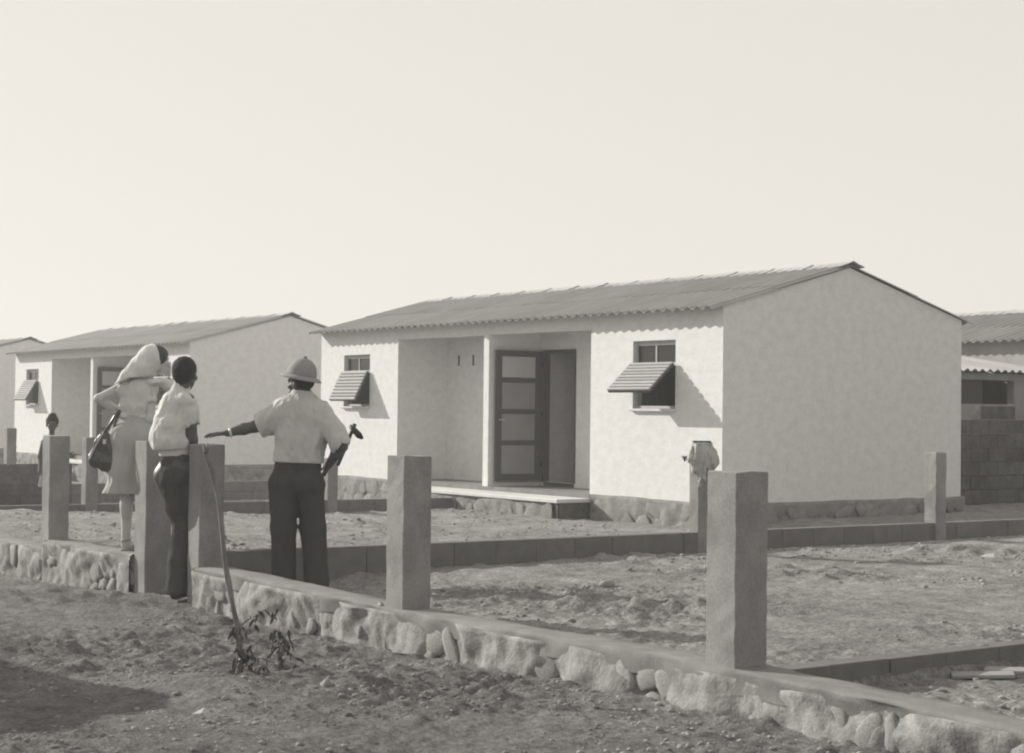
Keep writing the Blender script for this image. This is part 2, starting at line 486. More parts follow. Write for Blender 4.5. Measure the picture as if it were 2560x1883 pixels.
def rubble_face(parent, name, p0, p1, z0, z1, normal, rows, seed, mat_m, stones, sw=0.24, proud=0.03, cell=0.04, amp=0.045):
    """Mortar skin from p0 to p1 (xy) between z0 and z1, with separate stones set into it."""
    r = random.Random(seed)
    p0, p1, nrm = Vector((*p0, 0)), Vector((*p1, 0)), Vector((*normal, 0))
    L_ = (p1 - p0).length; t = (p1 - p0).normalized()
    nu, nv = max(4, int(L_ / cell)), max(3, int((z1 - z0) / cell))
    vs, fs = [], []
    for i in range(nu + 1):
        for k in range(nv + 1):
            s = L_ * i / nu; z = z0 + (z1 - z0) * k / nv
            e = float(fbm(np.array([s*4.0+seed]), np.array([z*4.0]), o=3)[0]) * amp
            if k == nv: z += float(vnoise(np.array([s*3.1+seed]), np.array([2.0]))[0]) * 0.03
            if i in (0, nu): e = 0
            q = p0 + t * s + nrm * (proud + e)
            vs.append((q.x, q.y, z))
    for i in range(nu):
        for k in range(nv):
            a = i*(nv+1)+k
            fs.append((a, a+nv+1, a+nv+2, a+1))
    # top return to the wall
    n0 = len(vs)
    for i in range(nu + 1):
        q = p0 + t * (L_ * i / nu) - nrm * 0.06
        vs.append((q.x, q.y, z1 + 0.004))
    for i in range(nu):
        a, b = i*(nv+1)+nv, (i+1)*(nv+1)+nv
        fs.append((a, b, n0+i+1, n0+i))
    core = mesh_obj(name, vs, fs, mat_m, parent, True)
    if not stones: return core
    h = (z1 - z0) / rows
    for k in range(rows):
        s = r.uniform(0, sw*0.4)
        while s < L_ - 0.05:
            ww = min(sw * r.uniform(0.55, 1.45), L_ - s)
            if ww > 0.07:
                q = p0 + t * (s + ww/2) + nrm * (proud + r.uniform(-0.012, 0.004))
                o = obj_from("stone", r.choice(stones), core, (q.x, q.y, z0 + h*(k+0.5) + r.uniform(-.02,.02) - (.02 if k == rows-1 else 0)),
                             (r.uniform(-.15,.15), r.uniform(-.35,.35), math.atan2(t.y, t.x) + r.uniform(-.12,.12)))
                o.scale = (ww*0.52, 0.06*r.uniform(.5,.85), h*(0.56 if k < rows-1 else .45)*r.uniform(.8,1.08))
            s += ww + r.uniform(0.0, 0.025)
    return core

def build_house():
    root = empty("house")
    win = [(-8.79, -7.99, 1.288, 2.095), (-1.63, -0.833, 1.288, 2.12)]
    porch = (-7.163, -2.472, ZP, 2.30)
    wall_holes("front_wall", -W + T, -T, ZP, ZW + 0.02, 0, T, win + [porch], M_PLASTER, root)
    gable = [(0, ZP), (D, ZP), (D, ZW), (YR, ZR), (0, ZW)]
    MB().prism_x(gable, -T, 0).build("gable_wall", M_PLASTER, root)
    MB().prism_x(gable, -W, -W + T).build("gable_wall", M_PLASTER, root)
    MB().box(-W + T, -T, D - T, D, ZP, ZW - 0.01).build("rear_wall", M_PLASTER, root)
    # porch: side walls, dividing wall, back wall with the doorways
    YB = 0.893
    MB().box(-7.313, -7.163, T, YB + T, ZP, 2.45).build("porch_wall", M_PLASTER, root)
    MB().box(-2.472, -2.322, T, YB + T, ZP, 2.45).build("porch_wall", M_PLASTER, root)
    MB().box(-4.89, -4.764, 0.002, T, ZP, 2.298).box(-4.89, -4.764, T, YB, ZP, 2.45).build("dividing_wall", M_PLASTER, root)
    dr, dl = (-4.70, -3.93, ZP + 0.06, 2.11), (-5.70, -4.93, ZP + 0.06, 2.11)
    wall_holes("porch_back_wall", -7.163, -2.472, ZP, 2.45, YB, YB + T, [dr, dl], M_PLASTER, root)
    MB().box(-7.313, -2.322, T, YB + T, 2.452, 2.485).build("porch_ceiling", M_PLASTER, root)
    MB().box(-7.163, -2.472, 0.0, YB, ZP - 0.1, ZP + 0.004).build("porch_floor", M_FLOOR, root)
    MB().box(-W + T, -T, YB + T, D - T, 0.1, ZP + 0.05).build("inner_floor", M_FLOOR, root)
    MB().box(-4.88, -4.76, YB + T, D - T, ZP + 0.052, 2.45).build("inner_wall", M_PLASTER, root)
    MB().box(-3.72, -3.62, YB + T, D - T, ZP + 0.052, 2.45).build("inner_wall", M_PLASTER, root)
    for x in (-6.85, -6.46):
        MB().box(x - .02, x + .02, YB - .004, YB + .01, 1.92, 2.08).build("vent_slit", M_WOOD, root)
    # door frame and leaf (leaf swung out against the dividing wall)
    fr = MB()
    fr.box(dr[0]+.002, dr[0]+.05, YB-.012, YB+.09, dr[2], dr[3]-.002).box(dr[1]-.03, dr[1]-.002, YB-.012, YB+.09, dr[2], dr[3]-.002)
    fr.box(dr[0]+.05, dr[1]-.03, YB-.012, YB+.09, dr[3]-.055, dr[3]-.002).box(dr[0]+.05, dr[1]-.03, YB-.01, YB+.10, ZP+.006, dr[2]-.002)
    fr.build("door_frame", M_WOOD, root)
    X0, X1 = -4.725, -4.685
    y0, y1, z0, z1 = 0.085, 0.865, 0.262, 2.09
    rails = [(z0, z0+.10), (0.762, 0.832), (1.20, 1.27), (1.64, 1.71), (z1-.085, z1)]
    mb = MB()
    mb.box(X0, X1, y0, y0+.09, z0, z1).box(X0, X1, y1-.11, y1, z0, z1)
    for a, b in rails: mb.box(X0, X1, y0+.09, y1-.11, a, b)
    leaf = mb.build("door", M_WOOD, root)
    for i in range(4):
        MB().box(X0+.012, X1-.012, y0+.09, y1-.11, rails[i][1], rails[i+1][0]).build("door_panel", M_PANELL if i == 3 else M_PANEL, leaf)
    for z in (0.5, 1.2, 1.9): MB().tube([(-4.69, y1+.005, z-.04), (-4.69, y1+.005, z+.04)], .009, 6).build("hinge", M_WOOD, leaf)
    MB().tube([(X1, y0+.045, 1.12), (X1+.03, y0+.045, 1.12), (X1+.035, y0+.12, 1.12)], .009, 6).build("door_handle", M_FRAME, leaf)
    ol = MB(); ol.box(dl[0]+.02, dl[1]-.02, YB+.02, YB+.06, dl[2], dl[3]-.02)
    ol.build("door", M_WOOD, root)
    # windows and shutters
    for (a, b, c, d), tl in zip(win, (math.radians(27), math.radians(48))):
        window_tree(root, a, b, c, d, tl)
    # plinth
    xs0, xs1, YS = -6.35, -2.42, -0.56
    MB().box(-W+.01, -.01, .02, D-.01, -0.55, ZP-.002).build("footing", M_PMORTAR, root)
    rubble_face(root, "front_plinth", (-W, 0), (xs0, 0), -0.50, ZP, (0, -1), 3, 5, M_PMORTAR, PLINTH_STONES)
    rubble_face(root, "front_plinth", (xs1, 0), (0.03, 0), -0.30, ZP, (0, -1), 2, 6, M_PMORTAR, PLINTH_STONES)
    rubble_face(root, "side_plinth", (0, -0.03), (0, D+.05), -0.25, ZP, (1, 0), 2, 7, M_PMORTAR, PLINTH_STONES)
    # porch step
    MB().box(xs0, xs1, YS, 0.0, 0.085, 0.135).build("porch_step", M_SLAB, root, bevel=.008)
    rubble_face(root, "step_base", (xs0+.03, YS+.05), (xs1-.03, YS+.05), -0.5, 0.084, (0, -1), 2, 8, M_PMORTAR, PLINTH_STONES, proud=.02)
    MB().box(xs0+.03, xs1-.03, YS+.06, -.001, -.5, .083).build("step_core", M_DARKBLOCK, root)
    # roof sheets: two rows on each slope, eleven across
    ov = 0.205
    ang = math.atan(SLOPE); full = (YR + ov) / math.cos(ang)
    l1 = full * 0.53; l2 = full * 0.55
    s1, s2 = corrugated(5, l1), corrugated(5, l2)
    xstart = -W - 0.088
    for side in (0, 1):
        for i in range(11):
            for k, (mm, start) in enumerate(((s1, 0.0), (s2, full - l2))):
                yy = -ov + start * math.cos(ang); zz = ZW + (yy) * SLOPE + 0.030 + 0.010 * k
                jit = random.uniform(-.004, .004)
                if side == 0:
                    o = obj_from("roof_sheet", mm, root, (xstart + i*5*PITCH_C, yy + jit, zz), (ang, 0, 0))
                else:
                    o = obj_from("roof_sheet", mm, root, (xstart + (i+1)*5*PITCH_C, D - yy + jit, zz), (ang, 0, math.pi))
    # ridge caps
    n = 14; cl = 9.65 / n
    prof = []
    for s in range(-6, 7):
        y = s * 0.033
        prof.append((y, -abs(y) * SLOPE * 1.02 + 0.010 * math.cos(min(1, abs(y) / .08) * math.pi / 2)))
    vs, fs = [], []
    m_ = len(prof)
    for x, dz in ((0, 0.0), (cl * 0.86, 0.006), (cl + .03, 0.011), (cl + .05, 0.013)):
        vs += [(x, y, z + dz) for y, z in prof] + [(x, y, z + dz - .010) for y, z in prof]
    for a in range(3):
        for j in range(m_ - 1):
            b0, b1 = a*2*m_, (a+1)*2*m_
            fs.append((b0+j+1, b0+j, b1+j, b1+j+1)); fs.append((b0+m_+j, b0+m_+j+1, b1+m_+j+1, b1+m_+j))
    for a, fl in ((0, 0), (3, 1)):
        b0 = a*2*m_
        for j in range(m_ - 1):
            q = (b0+j, b0+j+1, b0+m_+j+1, b0+m_+j); fs.append(q if not fl else q[::-1])
    for a in range(3):
        b0, b1 = a*2*m_, (a+1)*2*m_
        fs.append((b0, b0+m_, b1+m_, b1)); fs.append((b0+m_-1, b1+m_-1, b1+2*m_-1, b0+2*m_-1))
    cme = bpy.data.meshes.new("ridge_cap"); cme.from_pydata(vs, [], fs); cme.update(); cme.materials.append(M_ROOFL)
    for i in range(n):
        obj_from("ridge_cap", cme, root, (xstart - .02 + i*cl, YR, ZR + 0.056), (0, random.uniform(-.006, .006), random.uniform(-.008, .008)))
    return root

house = build_house()
tag(house, "nearest white plastered house with an open panelled door in its double porch", "house", "white houses in the row")
index_kids()
house2 = copy_tree(house); house2.location = (-14.55, 0, -0.02)
tag(house2, "white house behind the woman in the headscarf, next in the row", "house")
house3 = copy_tree(house); house3.location = (-29.1, 0, -0.06)
tag(house3, "farthest white house, its grey gable cut off by the left edge of the view", "house")
house4 = copy_tree(house); house4.location = (-9.3, 13.2, 0.0); house4.rotation_euler = (0, 0, math.pi)
house4["label"] = "house of the back row, its corrugated roof showing past the gable of the nearest house"
index_kids()
for h, tilts in ((house2, (30, 44)), (house3, (40, 40)), (house4, (4, 4))):
    sh = [o for o in KIDS[h.name] if o.name.startswith("shutter")]
    for o, t_ in zip(sorted(sh, key=lambda o: o.location.x), tilts): o.rotation_euler = (-math.radians(t_), 0, 0)

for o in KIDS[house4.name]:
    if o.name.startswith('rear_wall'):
        o.data = o.data.copy(); o.data.materials[0] = M_RENDER  # this rear wall gets a darker grey than the other house walls

# outhouse behind the nearest house, with its lean-to roof
annex = empty("outhouse", (-2.2, 6.0, -0.1))
tag(annex, "low outhouse with a pale lean-to roof and dark opening behind the nearest house", "outhouse")
mb = MB()
mb.box(-0.14, 0, 0.2, 0.40, 0, 2.0).box(-0.14, 0, 2.12, 3.0, 0, 2.0).box(-0.14, 0, 0.40, 2.12, 0, 1.53).box(-0.14, 0, 0.40, 2.12, 1.90, 2.0)
mb.build("wall", M_RENDER, annex)
mb = MB(); v = [(-1.8,.2,0),(-.14,.2,0),(-.14,.2,2.02),(-1.8,.2,2.28),(-1.8,.34,0),(-.14,.34,0),(-.14,.34,2.02),(-1.8,.34,2.28)]
mb.add(v, [(0,1,2,3),(7,6,5,4),(0,4,5,1),(1,5,6,2),(2,6,7,3),(3,7,4,0)]).build("end_wall", M_PLASTER, annex)
MB().box(-1.8, -1.66, 0.34, 3.0, 0, 2.28).build("rear_wall", M_PLASTER, annex)
MB().box(-0.10, -0.05, 0.40, 1.42, 1.53, 1.90).build("shutter", M_WOOD, annex)
asheet = corrugated(5, 1.95); asheet.materials.clear(); asheet.materials.append(M_ROOFL)
for i in range(4):
    obj_from("roof_sheet", asheet, annex, (0.18, -0.35 + i*5*PITCH_C, 2.035), (math.radians(9), 0, math.pi/2))
# ------------------------------------------------------------------ low front wall, in pieces
def front_wall(x0, x1, top, label, seed):
    root = empty("low_front_wall", (x0, -8.03, top))
    tag(root, label, "garden wall", "low rubble wall along the plots")
    prof = [(-8.140, top-.10), (-8.152, top-.035), (-8.156, top-.012), (-8.146, top+.001), (-8.09, top+.004), (-8.0, top+.003), (-7.925, top), (-7.912, top-.02), (-7.912, top-.5)]
    n = max(3, int((x1 - x0) / 0.05))
    vs, fs = [], []
    for i in range(n + 1):
        x = x0 + (x1 - x0) * i / n
        for j, (y, z) in enumerate(prof):
            a = np.array([x * 5.0 + seed]); b = np.array([j * 1.9])
            d = float(fbm(a, b, o=3)[0])
            yy = y + d * 0.034; zz = z + float(fbm(a * .7 + 9, b, o=2)[0]) * 0.014 + 0.012 * math.sin(x * 1.3 + seed)
            vs.append((x - x0, yy + 8.03, zz - top))
    m_ = len(prof)
    for i in range(n):
        for j in range(m_ - 1):
            a = i*m_ + j
            fs.append((a, a+m_, a+m_+1, a+1))
    fs.append(tuple(range(m_ - 1, -1, -1))); fs.append(tuple(n*m_ + j for j in range(m_)))
    mesh_obj("coping", vs, [f[::-1] for f in fs], M_CEMENT2, root, True)
    core = rubble_face(root, "mortar_face", (0, -0.108), (x1 - x0, -0.108), -0.50, -0.028, (0, -1), 1, seed, M_MORTAR, [], proud=0.022, cell=0.020, amp=0.075)
    r = random.Random(seed + 100)
    s = 0.03
    while s < x1 - x0 - 0.10:
        ww = r.choice((r.uniform(0.05, 0.10), r.uniform(0.09, 0.15), r.uniform(0.14, 0.22)))
        if s + ww > x1 - x0 - 0.02: ww = x1 - x0 - 0.02 - s
        zt = -r.uniform(.015, .07); hh = r.uniform(0.12, 0.26)
        o = obj_from("stone", r.choice(WALL_STONES), core, (s + ww/2, -0.101 - r.uniform(-.014, .008), zt - hh*0.5),
                     (r.uniform(-.10,.08), r.uniform(-.5,.5), r.uniform(-.2,.2)))
        o.scale = (ww*0.60, 0.075*r.uniform(.55,1.0), hh*0.58)
        if hh < 0.20 or r.random() < .45:
            w2 = r.uniform(.07, .16); h2 = r.uniform(.08, .15)
            o2 = obj_from("stone", r.choice(WALL_STONES), core, (min(max(s + ww*r.uniform(.1,.9), .12), x1 - x0 - .12), -0.106 - r.uniform(-.012, .010), zt - hh - h2*.35), (r.uniform(-.2,.2), r.uniform(-1.,1.), r.uniform(-.3,.3)))
            o2.scale = (w2*.5, .06, h2*.55)
        s += ww + r.choice((r.uniform(-0.02, 0.02), r.uniform(.01, .07)))
    return root
M_CEMENT2 = mat("worn_wall_top", 0.155, 0.23, scale=6, rough=0.97, bump=0.5, bscale=110, bdist=0.005, fine=0.1, fscale=150)
front_wall(3.318, 12.6, 0.08, "long rubble stone wall running from the gate past the two nearest posts", 3)
front_wall(0.30, 2.165, 0.09, "short rubble stone wall between the gate and the next post on its left", 4)
front_wall(-4.2, 0.298, 0.015, "lower piece of rubble stone wall left of the gate, running out of view", 5)

# ------------------------------------------------------------------ concrete posts
def post(x1, y0, s, z0, z1, label, seed, m=None, group="square concrete fence posts"):
    """x1 = right face, y0 = front face."""
    r = random.Random(seed)
    mb = MB(); nz = 14
    ring = []
    for k in range(nz + 1):
        z = (z1 - z0) * k / nz
        tilt = r.uniform(-.004,.004)
        for q, (cx, cy) in enumerate(((-s, 0), (-s/2, 0), (0, 0), (0, s/2), (0, s), (-s/2, s), (-s, s), (-s, s/2))):
            mb.v.append((cx + r.uniform(-.0022, .0022), cy + r.uniform(-.0022, .0022), z + (r.uniform(-.006, .006) if k == nz else 0)))
    for k in range(nz):
        for j in range(8):
            a = k*8 + j; b = k*8 + (j+1) % 8
            mb.f.append((a, b, b+8, a+8))
    mb.f.append(tuple(nz*8 + j for j in range(8))); mb.f.append(tuple(range(7, -1, -1)))
    o = mb.build("fence_post", m or M_CEMENT, None)
    bm = bmesh.new(); bm.from_mesh(o.data)
    ed = [e for e in bm.edges if len(e.link_faces) == 2 and e.link_faces[0].normal.angle(e.link_faces[1].normal) > 1.0]
    bmesh.ops.bevel(bm, geom=ed, offset=0.006, segments=2, affect='EDGES', profile=0.5); bm.to_mesh(o.data); bm.free()
    o.location = (x1, y0, z0)
    tag(o, label, "fence post", group)
    return o
post(8.895, -8.116, .196, .02, .97, "nearest and largest concrete post, standing on the long stone wall", 1)
p2 = post(6.086, -8.116, .192, .02, .965, "concrete post on the long stone wall, right of the man in the helmet", 2)
post(3.322, -8.116, .194, -.32, .97, "concrete gate post beneath the outstretched hand", 3)
post(2.379, -8.12, .215, -.34, .972, "concrete gate post in front of the woman's skirt", 4)
post(0.307, -8.116, .180, .0, .975, "concrete post on the short stone wall, hiding the child's body", 5)
post(3.31, -3.33, .125, -.20, .90, "thin post on the kerb line carrying the hung cloth", 6)
post(3.325, -0.20, .150, -.20, .875, "thin post in front of the grey gable near its rear corner", 7)
post(-4.775, -5.80, .150, -.25, .866, "post on the middle kerb, left of the woman's handbag", 8)
post(-4.775, -2.52, .150, -.25, .60, "short post on the middle kerb behind the hip of the man in the helmet", 9)
post(-11.24, -4.55, .150, .30, .885, "far post on the block wall at the left edge of the view", 10)

# ------------------------------------------------------------------ kerbs and block walls of single blocks
def block_row(x0, x1, y0, y1, courses, label, name="block_kerb", cat="kerb", m=None, along='Y', length=0.40, seed=1, group="concrete block kerbs between the plots", gap=0.003, drop=0.0, rag=0.0):
    """courses: list of (z0, z1). One child per block; drop = how far the line sinks along its run."""
    r = random.Random(seed)
    root = empty(name, ((x0+x1)/2, (y0+y1)/2, courses[0][0]))
    tag(root, label, cat, group)
    m = m or M_BLOCK
    ox, oy, oz = root.location
    a, b = (y0, y1) if along == 'Y' else (x0, x1)
    n = max(1, round((b - a) / length)); d = (b - a) / n
    cache = {}
    for ci, (z0, z1) in enumerate(courses):
        off = 0.5 * d if ci % 2 else 0.0
        for i in range(n + (1 if off else 0)):
            s0 = a + i*d - off; s1 = s0 + d
            s0, s1 = max(a, s0), min(b, s1)
            if rag and ci == len(courses) - 1 and r.random() < rag: continue
            key = (round(s1 - s0, 3), round(z1 - z0, 3))
            if key not in cache:
                mb = MB(); l_ = s1 - s0 - gap; h_ = z1 - z0 - gap
                if along == 'Y': mb.box(-(x1-x0)/2, (x1-x0)/2, -l_/2, l_/2, 0, h_)
                else: mb.box(-l_/2, l_/2, -(y1-y0)/2, (y1-y0)/2, 0, h_)
                me = bpy.data.meshes.new("block"); me.from_pydata(mb.v, [], mb.f); me.update(); bevel_mesh(me, .003); me.materials.append(m)
                cache[key] = me
            sm = (s0 + s1) / 2
            dz = -drop * (sm - a) / (b - a)
            loc = ((0 + r.uniform(-.004,.004)), sm - oy, z0 - oz + dz) if along == 'Y' else (sm - ox, r.uniform(-.004,.004), z0 - oz)
            obj_from("block", cache[key], root, loc, (0, 0, r.uniform(-.006,.006)))
    return root
block_row(3.18, 3.30, -7.918, 9.0, [(-.12, .195)], "long block kerb running back from the gate post past the grey gable", seed=1, drop=.035)
block_row(8.77, 8.89, -7.908, -1.0, [(-.26, .064)], "block kerb running off to the right from the nearest post", seed=2)
block_row(-4.91, -4.79, -7.9, -0.56, [(-.32, .085)], "block kerb dividing the front yard up to the porch step", seed=3, drop=.04)
block_row(-11.36, -11.24, -3.5, 6.0, [(-.50, -.16), (-.16, .014)], "low block kerb in front of the second house", seed=4)
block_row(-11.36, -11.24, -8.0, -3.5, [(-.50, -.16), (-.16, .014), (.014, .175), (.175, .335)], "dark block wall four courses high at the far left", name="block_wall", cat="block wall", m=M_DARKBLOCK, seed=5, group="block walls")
block_row(-19.40, -19.28, -8.0, -0.56, [(-.50, .03)], "far block kerb meeting the porch step of the second house", seed=6)
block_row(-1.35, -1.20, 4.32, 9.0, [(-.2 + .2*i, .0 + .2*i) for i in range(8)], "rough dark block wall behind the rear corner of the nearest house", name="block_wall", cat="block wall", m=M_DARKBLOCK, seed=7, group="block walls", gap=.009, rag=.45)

# ------------------------------------------------------------------ loose clods and stones
def scatter(name, n, sampler, smin, smax, m, seed):
    r = np.random.default_rng(seed)
    bm = bmesh.new(); bmesh.ops.create_icosphere(bm, subdivisions=1, radius=1.0)
    bv = np.array([v.co[:] for v in bm.verts], np.float32); bf = np.array([[v.index for v in f.verts] for f in bm.faces], np.int32); bm.free()
    xy = sampler(r, n); n = len(xy)
    s = smin * (smax / smin) ** (r.random(n) ** 2.6)
    z = ground_z(xy[:,0], xy[:,1])
    V = np.empty((n, len(bv), 3), np.float32)
    for i in range(n):
        d = 1 + 0.45 * (r.random(len(bv)) - 0.5)
        v = bv * d[:,None] * np.array([r.uniform(.7,1.5), r.uniform(.7,1.3), r.uniform(.45,.85)])
        a = r.random() * 6.283; c_, s_ = math.cos(a), math.sin(a)
        v = np.stack([v[:,0]*c_ - v[:,1]*s_, v[:,0]*s_ + v[:,1]*c_, v[:,2]], -1) * s[i]
        V[i] = v + np.array([xy[i,0], xy[i,1], z[i] + s[i]*0.12])
    F = (bf[None] + (np.arange(n, dtype=np.int32) * len(bv))[:,None,None]).reshape(-1, 3)
    me = bpy.data.meshes.new(name)
    me.vertices.add(n*len(bv)); me.vertices.foreach_set("co", V.reshape(-1))
    me.loops.add(len(F)*3); me.polygons.add(len(F))
    me.loops.foreach_set("vertex_index", F.reshape(-1)); me.polygons.foreach_set("loop_start", np.arange(0, len(F)*3, 3, dtype=np.int32))
    me.update(calc_edges=True); me.materials.append(m)
    o = link(bpy.data.objects.new(name, me)); tag(o, kind="stuff"); return o
M_CLOD = mat("soil_clod", 0.13, 0.38, scale=3.0, rough=1.0, bump=0.6, bscale=80, world_co=True, fine=0.2, fscale=40, spec=0.05)
def front_s(r, n):
    x = r.uniform(3.5, 11.0, n); y = r.uniform(-11.8, -8.25, n)
    keep = (vnoise(x*1.3, y*1.3) + vnoise(x*.5+7, y*.5) > -0.12 + 0.5*(r.random(n)-.5)); return np.stack([x, y], -1)[keep]
def yard_s(r, n):
    x = r.uniform(3.4, 8.7, n); y = r.uniform(-7.8, 3.0, n)
    a = np.exp(-(((x - 7.0) / 1.4) ** 2 + ((y + 4.6) / 1.3) ** 2))
    keep = (vnoise(x*1.1, y*1.1+3) > -0.1 + 0.35*(r.random(n)-.3) + .5*a); return np.stack([x, y], -1)[keep]
def own_s(r, n):
    x = r.uniform(-4.5, 3.1, n); y = r.uniform(-7.8, -0.7, n)
    return np.stack([x, y], -1)[vnoise(x*1.1, y*1.1+3) > -0.05]
def right_s(r, n):
    return np.stack([r.uniform(8.95, 11.5, n), r.uniform(-7.85, -4.0, n)], -1)
scatter("rubble", 15000, front_s, 0.003, 0.018, M_CLOD, 1)
scatter("rubble", 6500, yard_s, 0.004, 0.026, M_CLOD, 2)
scatter("rubble", 3500, own_s, 0.005, 0.03, M_CLOD, 3)
scatter("rubble", 1200, right_s, 0.005, 0.03, M_CLOD, 4)

def ground_stone(x, y, sx, sz, label, v, m):
    me = stone_mesh("pale_stone", v, m, 2, 0.8, 0.3)
    o = obj_from("pale_stone", me, None, (x, y, float(ground_z(x, y)) + sz*.35), (0.2, 0.1, v), (sx, sx*.8, sz))
    return tag(o, label, "stone")
M_PALE = mat("pale_stone", 0.24, 0.34, scale=14, rough=0.95, bump=.5, bscale=40)
ground_stone(0.32, -0.75, .075, .055, "small pale stone on the soil before the plinth of the nearest house", 41, M_PALE)
ground_stone(5.30, -5.95, .055, .035, "pale stone lying in the right hand yard near the long shadow", 42, M_PALE)
ground_stone(7.12, -9.20, .032, .024, "pale stone by the foot of the long wall in the foreground", 43, M_PALE)

# boards lying against the right-hand kerb
M_BOARD = mat("bleached_board", 0.23, 0.3, scale=8, rough=.9, stretch=(1, 8, 8), fine=.08)
for (x, y, l_, rz, lab) in ((9.06, -6.62, .30, 0.75, "bleached board lying flat at the foot of the right kerb, the one lower down"),
                            (9.09, -6.42, .28, 0.45, "bleached board at the foot of the right kerb, the one further back")):
    o = MB().box(-l_/2, l_/2, -.05, .05, 0, .02).build("board", M_BOARD, None, bevel=.004)
    o.location = (x, y, float(ground_z(x, y)) + .012); o.rotation_euler = (.05, -.05, rz); tag(o, lab, "board")
# scraps of paper
M_PAPER = mat("paper_scrap", 0.34, 0.42, scale=20, rough=.9)
for (x, y, s, lab) in ((5.23, -1.73, .09, "white scrap of paper on the rough soil of the right yard"),
                       (7.62, -10.10, .045, "white scrap lying on the soil in the left foreground")):
    vs = [(-s, -s*.35, .0), (s*.2, -s*.4, .02), (s, -s*.2, .0), (s*.9, s*.3, .015), (0, s*.4, .03), (-s*.9, s*.3, .0)]
    o = mesh_obj("paper_scrap", vs, [(0,1,4,5), (1,2,3,4)], M_PAPER)
    sol = o.modifiers.new("thick", 'SOLIDIFY'); sol.thickness = .003
    o.location = (x, y, float(ground_z(x, y)) + .03); o.rotation_euler = (0.25, .15, .5); tag(o, lab, "paper scrap")
# peg
o = MB().box(-.025, .025, -.02, .02, -.1, .24).build("peg", M_PALE, None, bevel=.004); o.location = (-10.75, -0.15, -.27); tag(o, "small white peg standing before the far kerb, seen between gate post and helmeted man", "peg")

# ------------------------------------------------------------------ sapling
RV = Vector((_cy, -_sy, 0)); FV = Vector((_sy, _cy, 0))         # sideways and away, level
sap = empty("sapling", (6.45, -9.34, float(ground_z(6.45, -9.34))))
tag(sap, "young sapling with thin crooked stem and drooping leaves before the long wall", "sapling")
M_BARK = mat("sapling_bark", 0.10, 0.22, scale=9, rough=.9, bump=.6, bscale=40, stretch=(1, 1, .5), r0=.4, r1=.6)
M_LEAF = mat("sapling_leaf", 0.04, 0.075, scale=8, rough=.55, spec=.4)
def sp(a, up, d=0.0): return RV * a + Vector((0, 0, up)) + FV * d
trunk = [sp(.005, -.1), sp(.0, .10, .0), sp(-.015, .24, .01), sp(-.045, .36, .02), sp(-.065, .46, .02), sp(-.09, .58, .03), sp(-.108, .76, .03), sp(-.128, .90, .03), sp(-.165, 1.05, .04), sp(-.20, 1.13, .05), sp(-.216, 1.185, .06)]
MB().tube(trunk, [.020, .017, .015, .013, .018, .0125, .0145, .011, .0135, .011, .008], 8).build("stem", M_BARK, sap, True)
MB().tube([sp(-.205, 1.14, .05), sp(-.19, 1.17, .06), sp(-.20, 1.195, .07)], [.012, .011, .006], 6).build("twig", M_BARK, sap, True)
for pts in ([sp(-.03, .22, .02), sp(.03, .27, .03), sp(.08, .30, .05), sp(.14, .335, .07)],
            [sp(.0, .10), sp(.02, .17, -.02), sp(.035, .24, -.03)],
            [sp(.19, -.05, .1), sp(.20, .06, .1), sp(.185, .16, .11), sp(.19, .24, .1)],
            [sp(.14, -.05, .05), sp(.135, .06, .05), sp(.125, .13, .05)]):
    MB().tube(pts, [.005, .004, .003, .002][:len(pts)], 6).build("twig", M_BARK, sap, True)
def leaf_mesh(seed, l_=1.0, w=.42):
    r = random.Random(seed); vs, fs = [], []
    n = 6
    for i in range(n + 1):
        t = i / n; ww = w * math.sin(math.pi * min(1, t * .93 + .07)) ** .8 * (1 - .25*t)
        dr = -0.35 * t * t
        for s in (-1, 0, 1): vs.append((s * ww * .5, t * l_, dr + abs(s) * .09 + r.uniform(-.02, .02)))
    for i in range(n):
        for j in range(2): fs.append((i*3+j, i*3+j+1, i*3+3+j+1, i*3+3+j))
    me = bpy.data.meshes.new("leaf"); me.from_pydata(vs, [], fs); me.update(); me.materials.append(M_LEAF)
    me.polygons.foreach_set("use_smooth", [True]*len(me.polygons)); return me
LM = [leaf_mesh(i) for i in range(3)]
rl = random.Random(5)
def leaves(c, n, spread, size, droop):
    for i in range(n):
        p = c + RV*rl.uniform(-spread, spread) + FV*rl.uniform(-spread, spread) + Vector((0,0,rl.uniform(-spread, spread)*.9))
        o = obj_from("leaf", rl.choice(LM), sap, p, (rl.uniform(-droop-.5, -droop+.4), rl.uniform(-.5,.5), rl.uniform(0, 6.28)))
        k = size * rl.uniform(.65, 1.3); o.scale = (k, k, k)
leaves(sp(.03, .10), 22, .05, .05, .9)
leaves(sp(.06, .03), 22, .06, .045, .4)
leaves(sp(.0, .0), 8, .05, .07, .3)
leaves(sp(.205, .17, .1), 34, .05, .045, .7)
leaves(sp(.205, .09, .1), 10, .04, .06, .6)
leaves(sp(.13, .31, .06), 11, .06, .045, .7)
leaves(sp(.08, .27, .04), 7, .05, .045, .7)
leaves(sp(-.01, .22, .01), 7, .03, .06, 1.2)
leaves(sp(.26, -.0, .12), 10, .08, .05, .2)
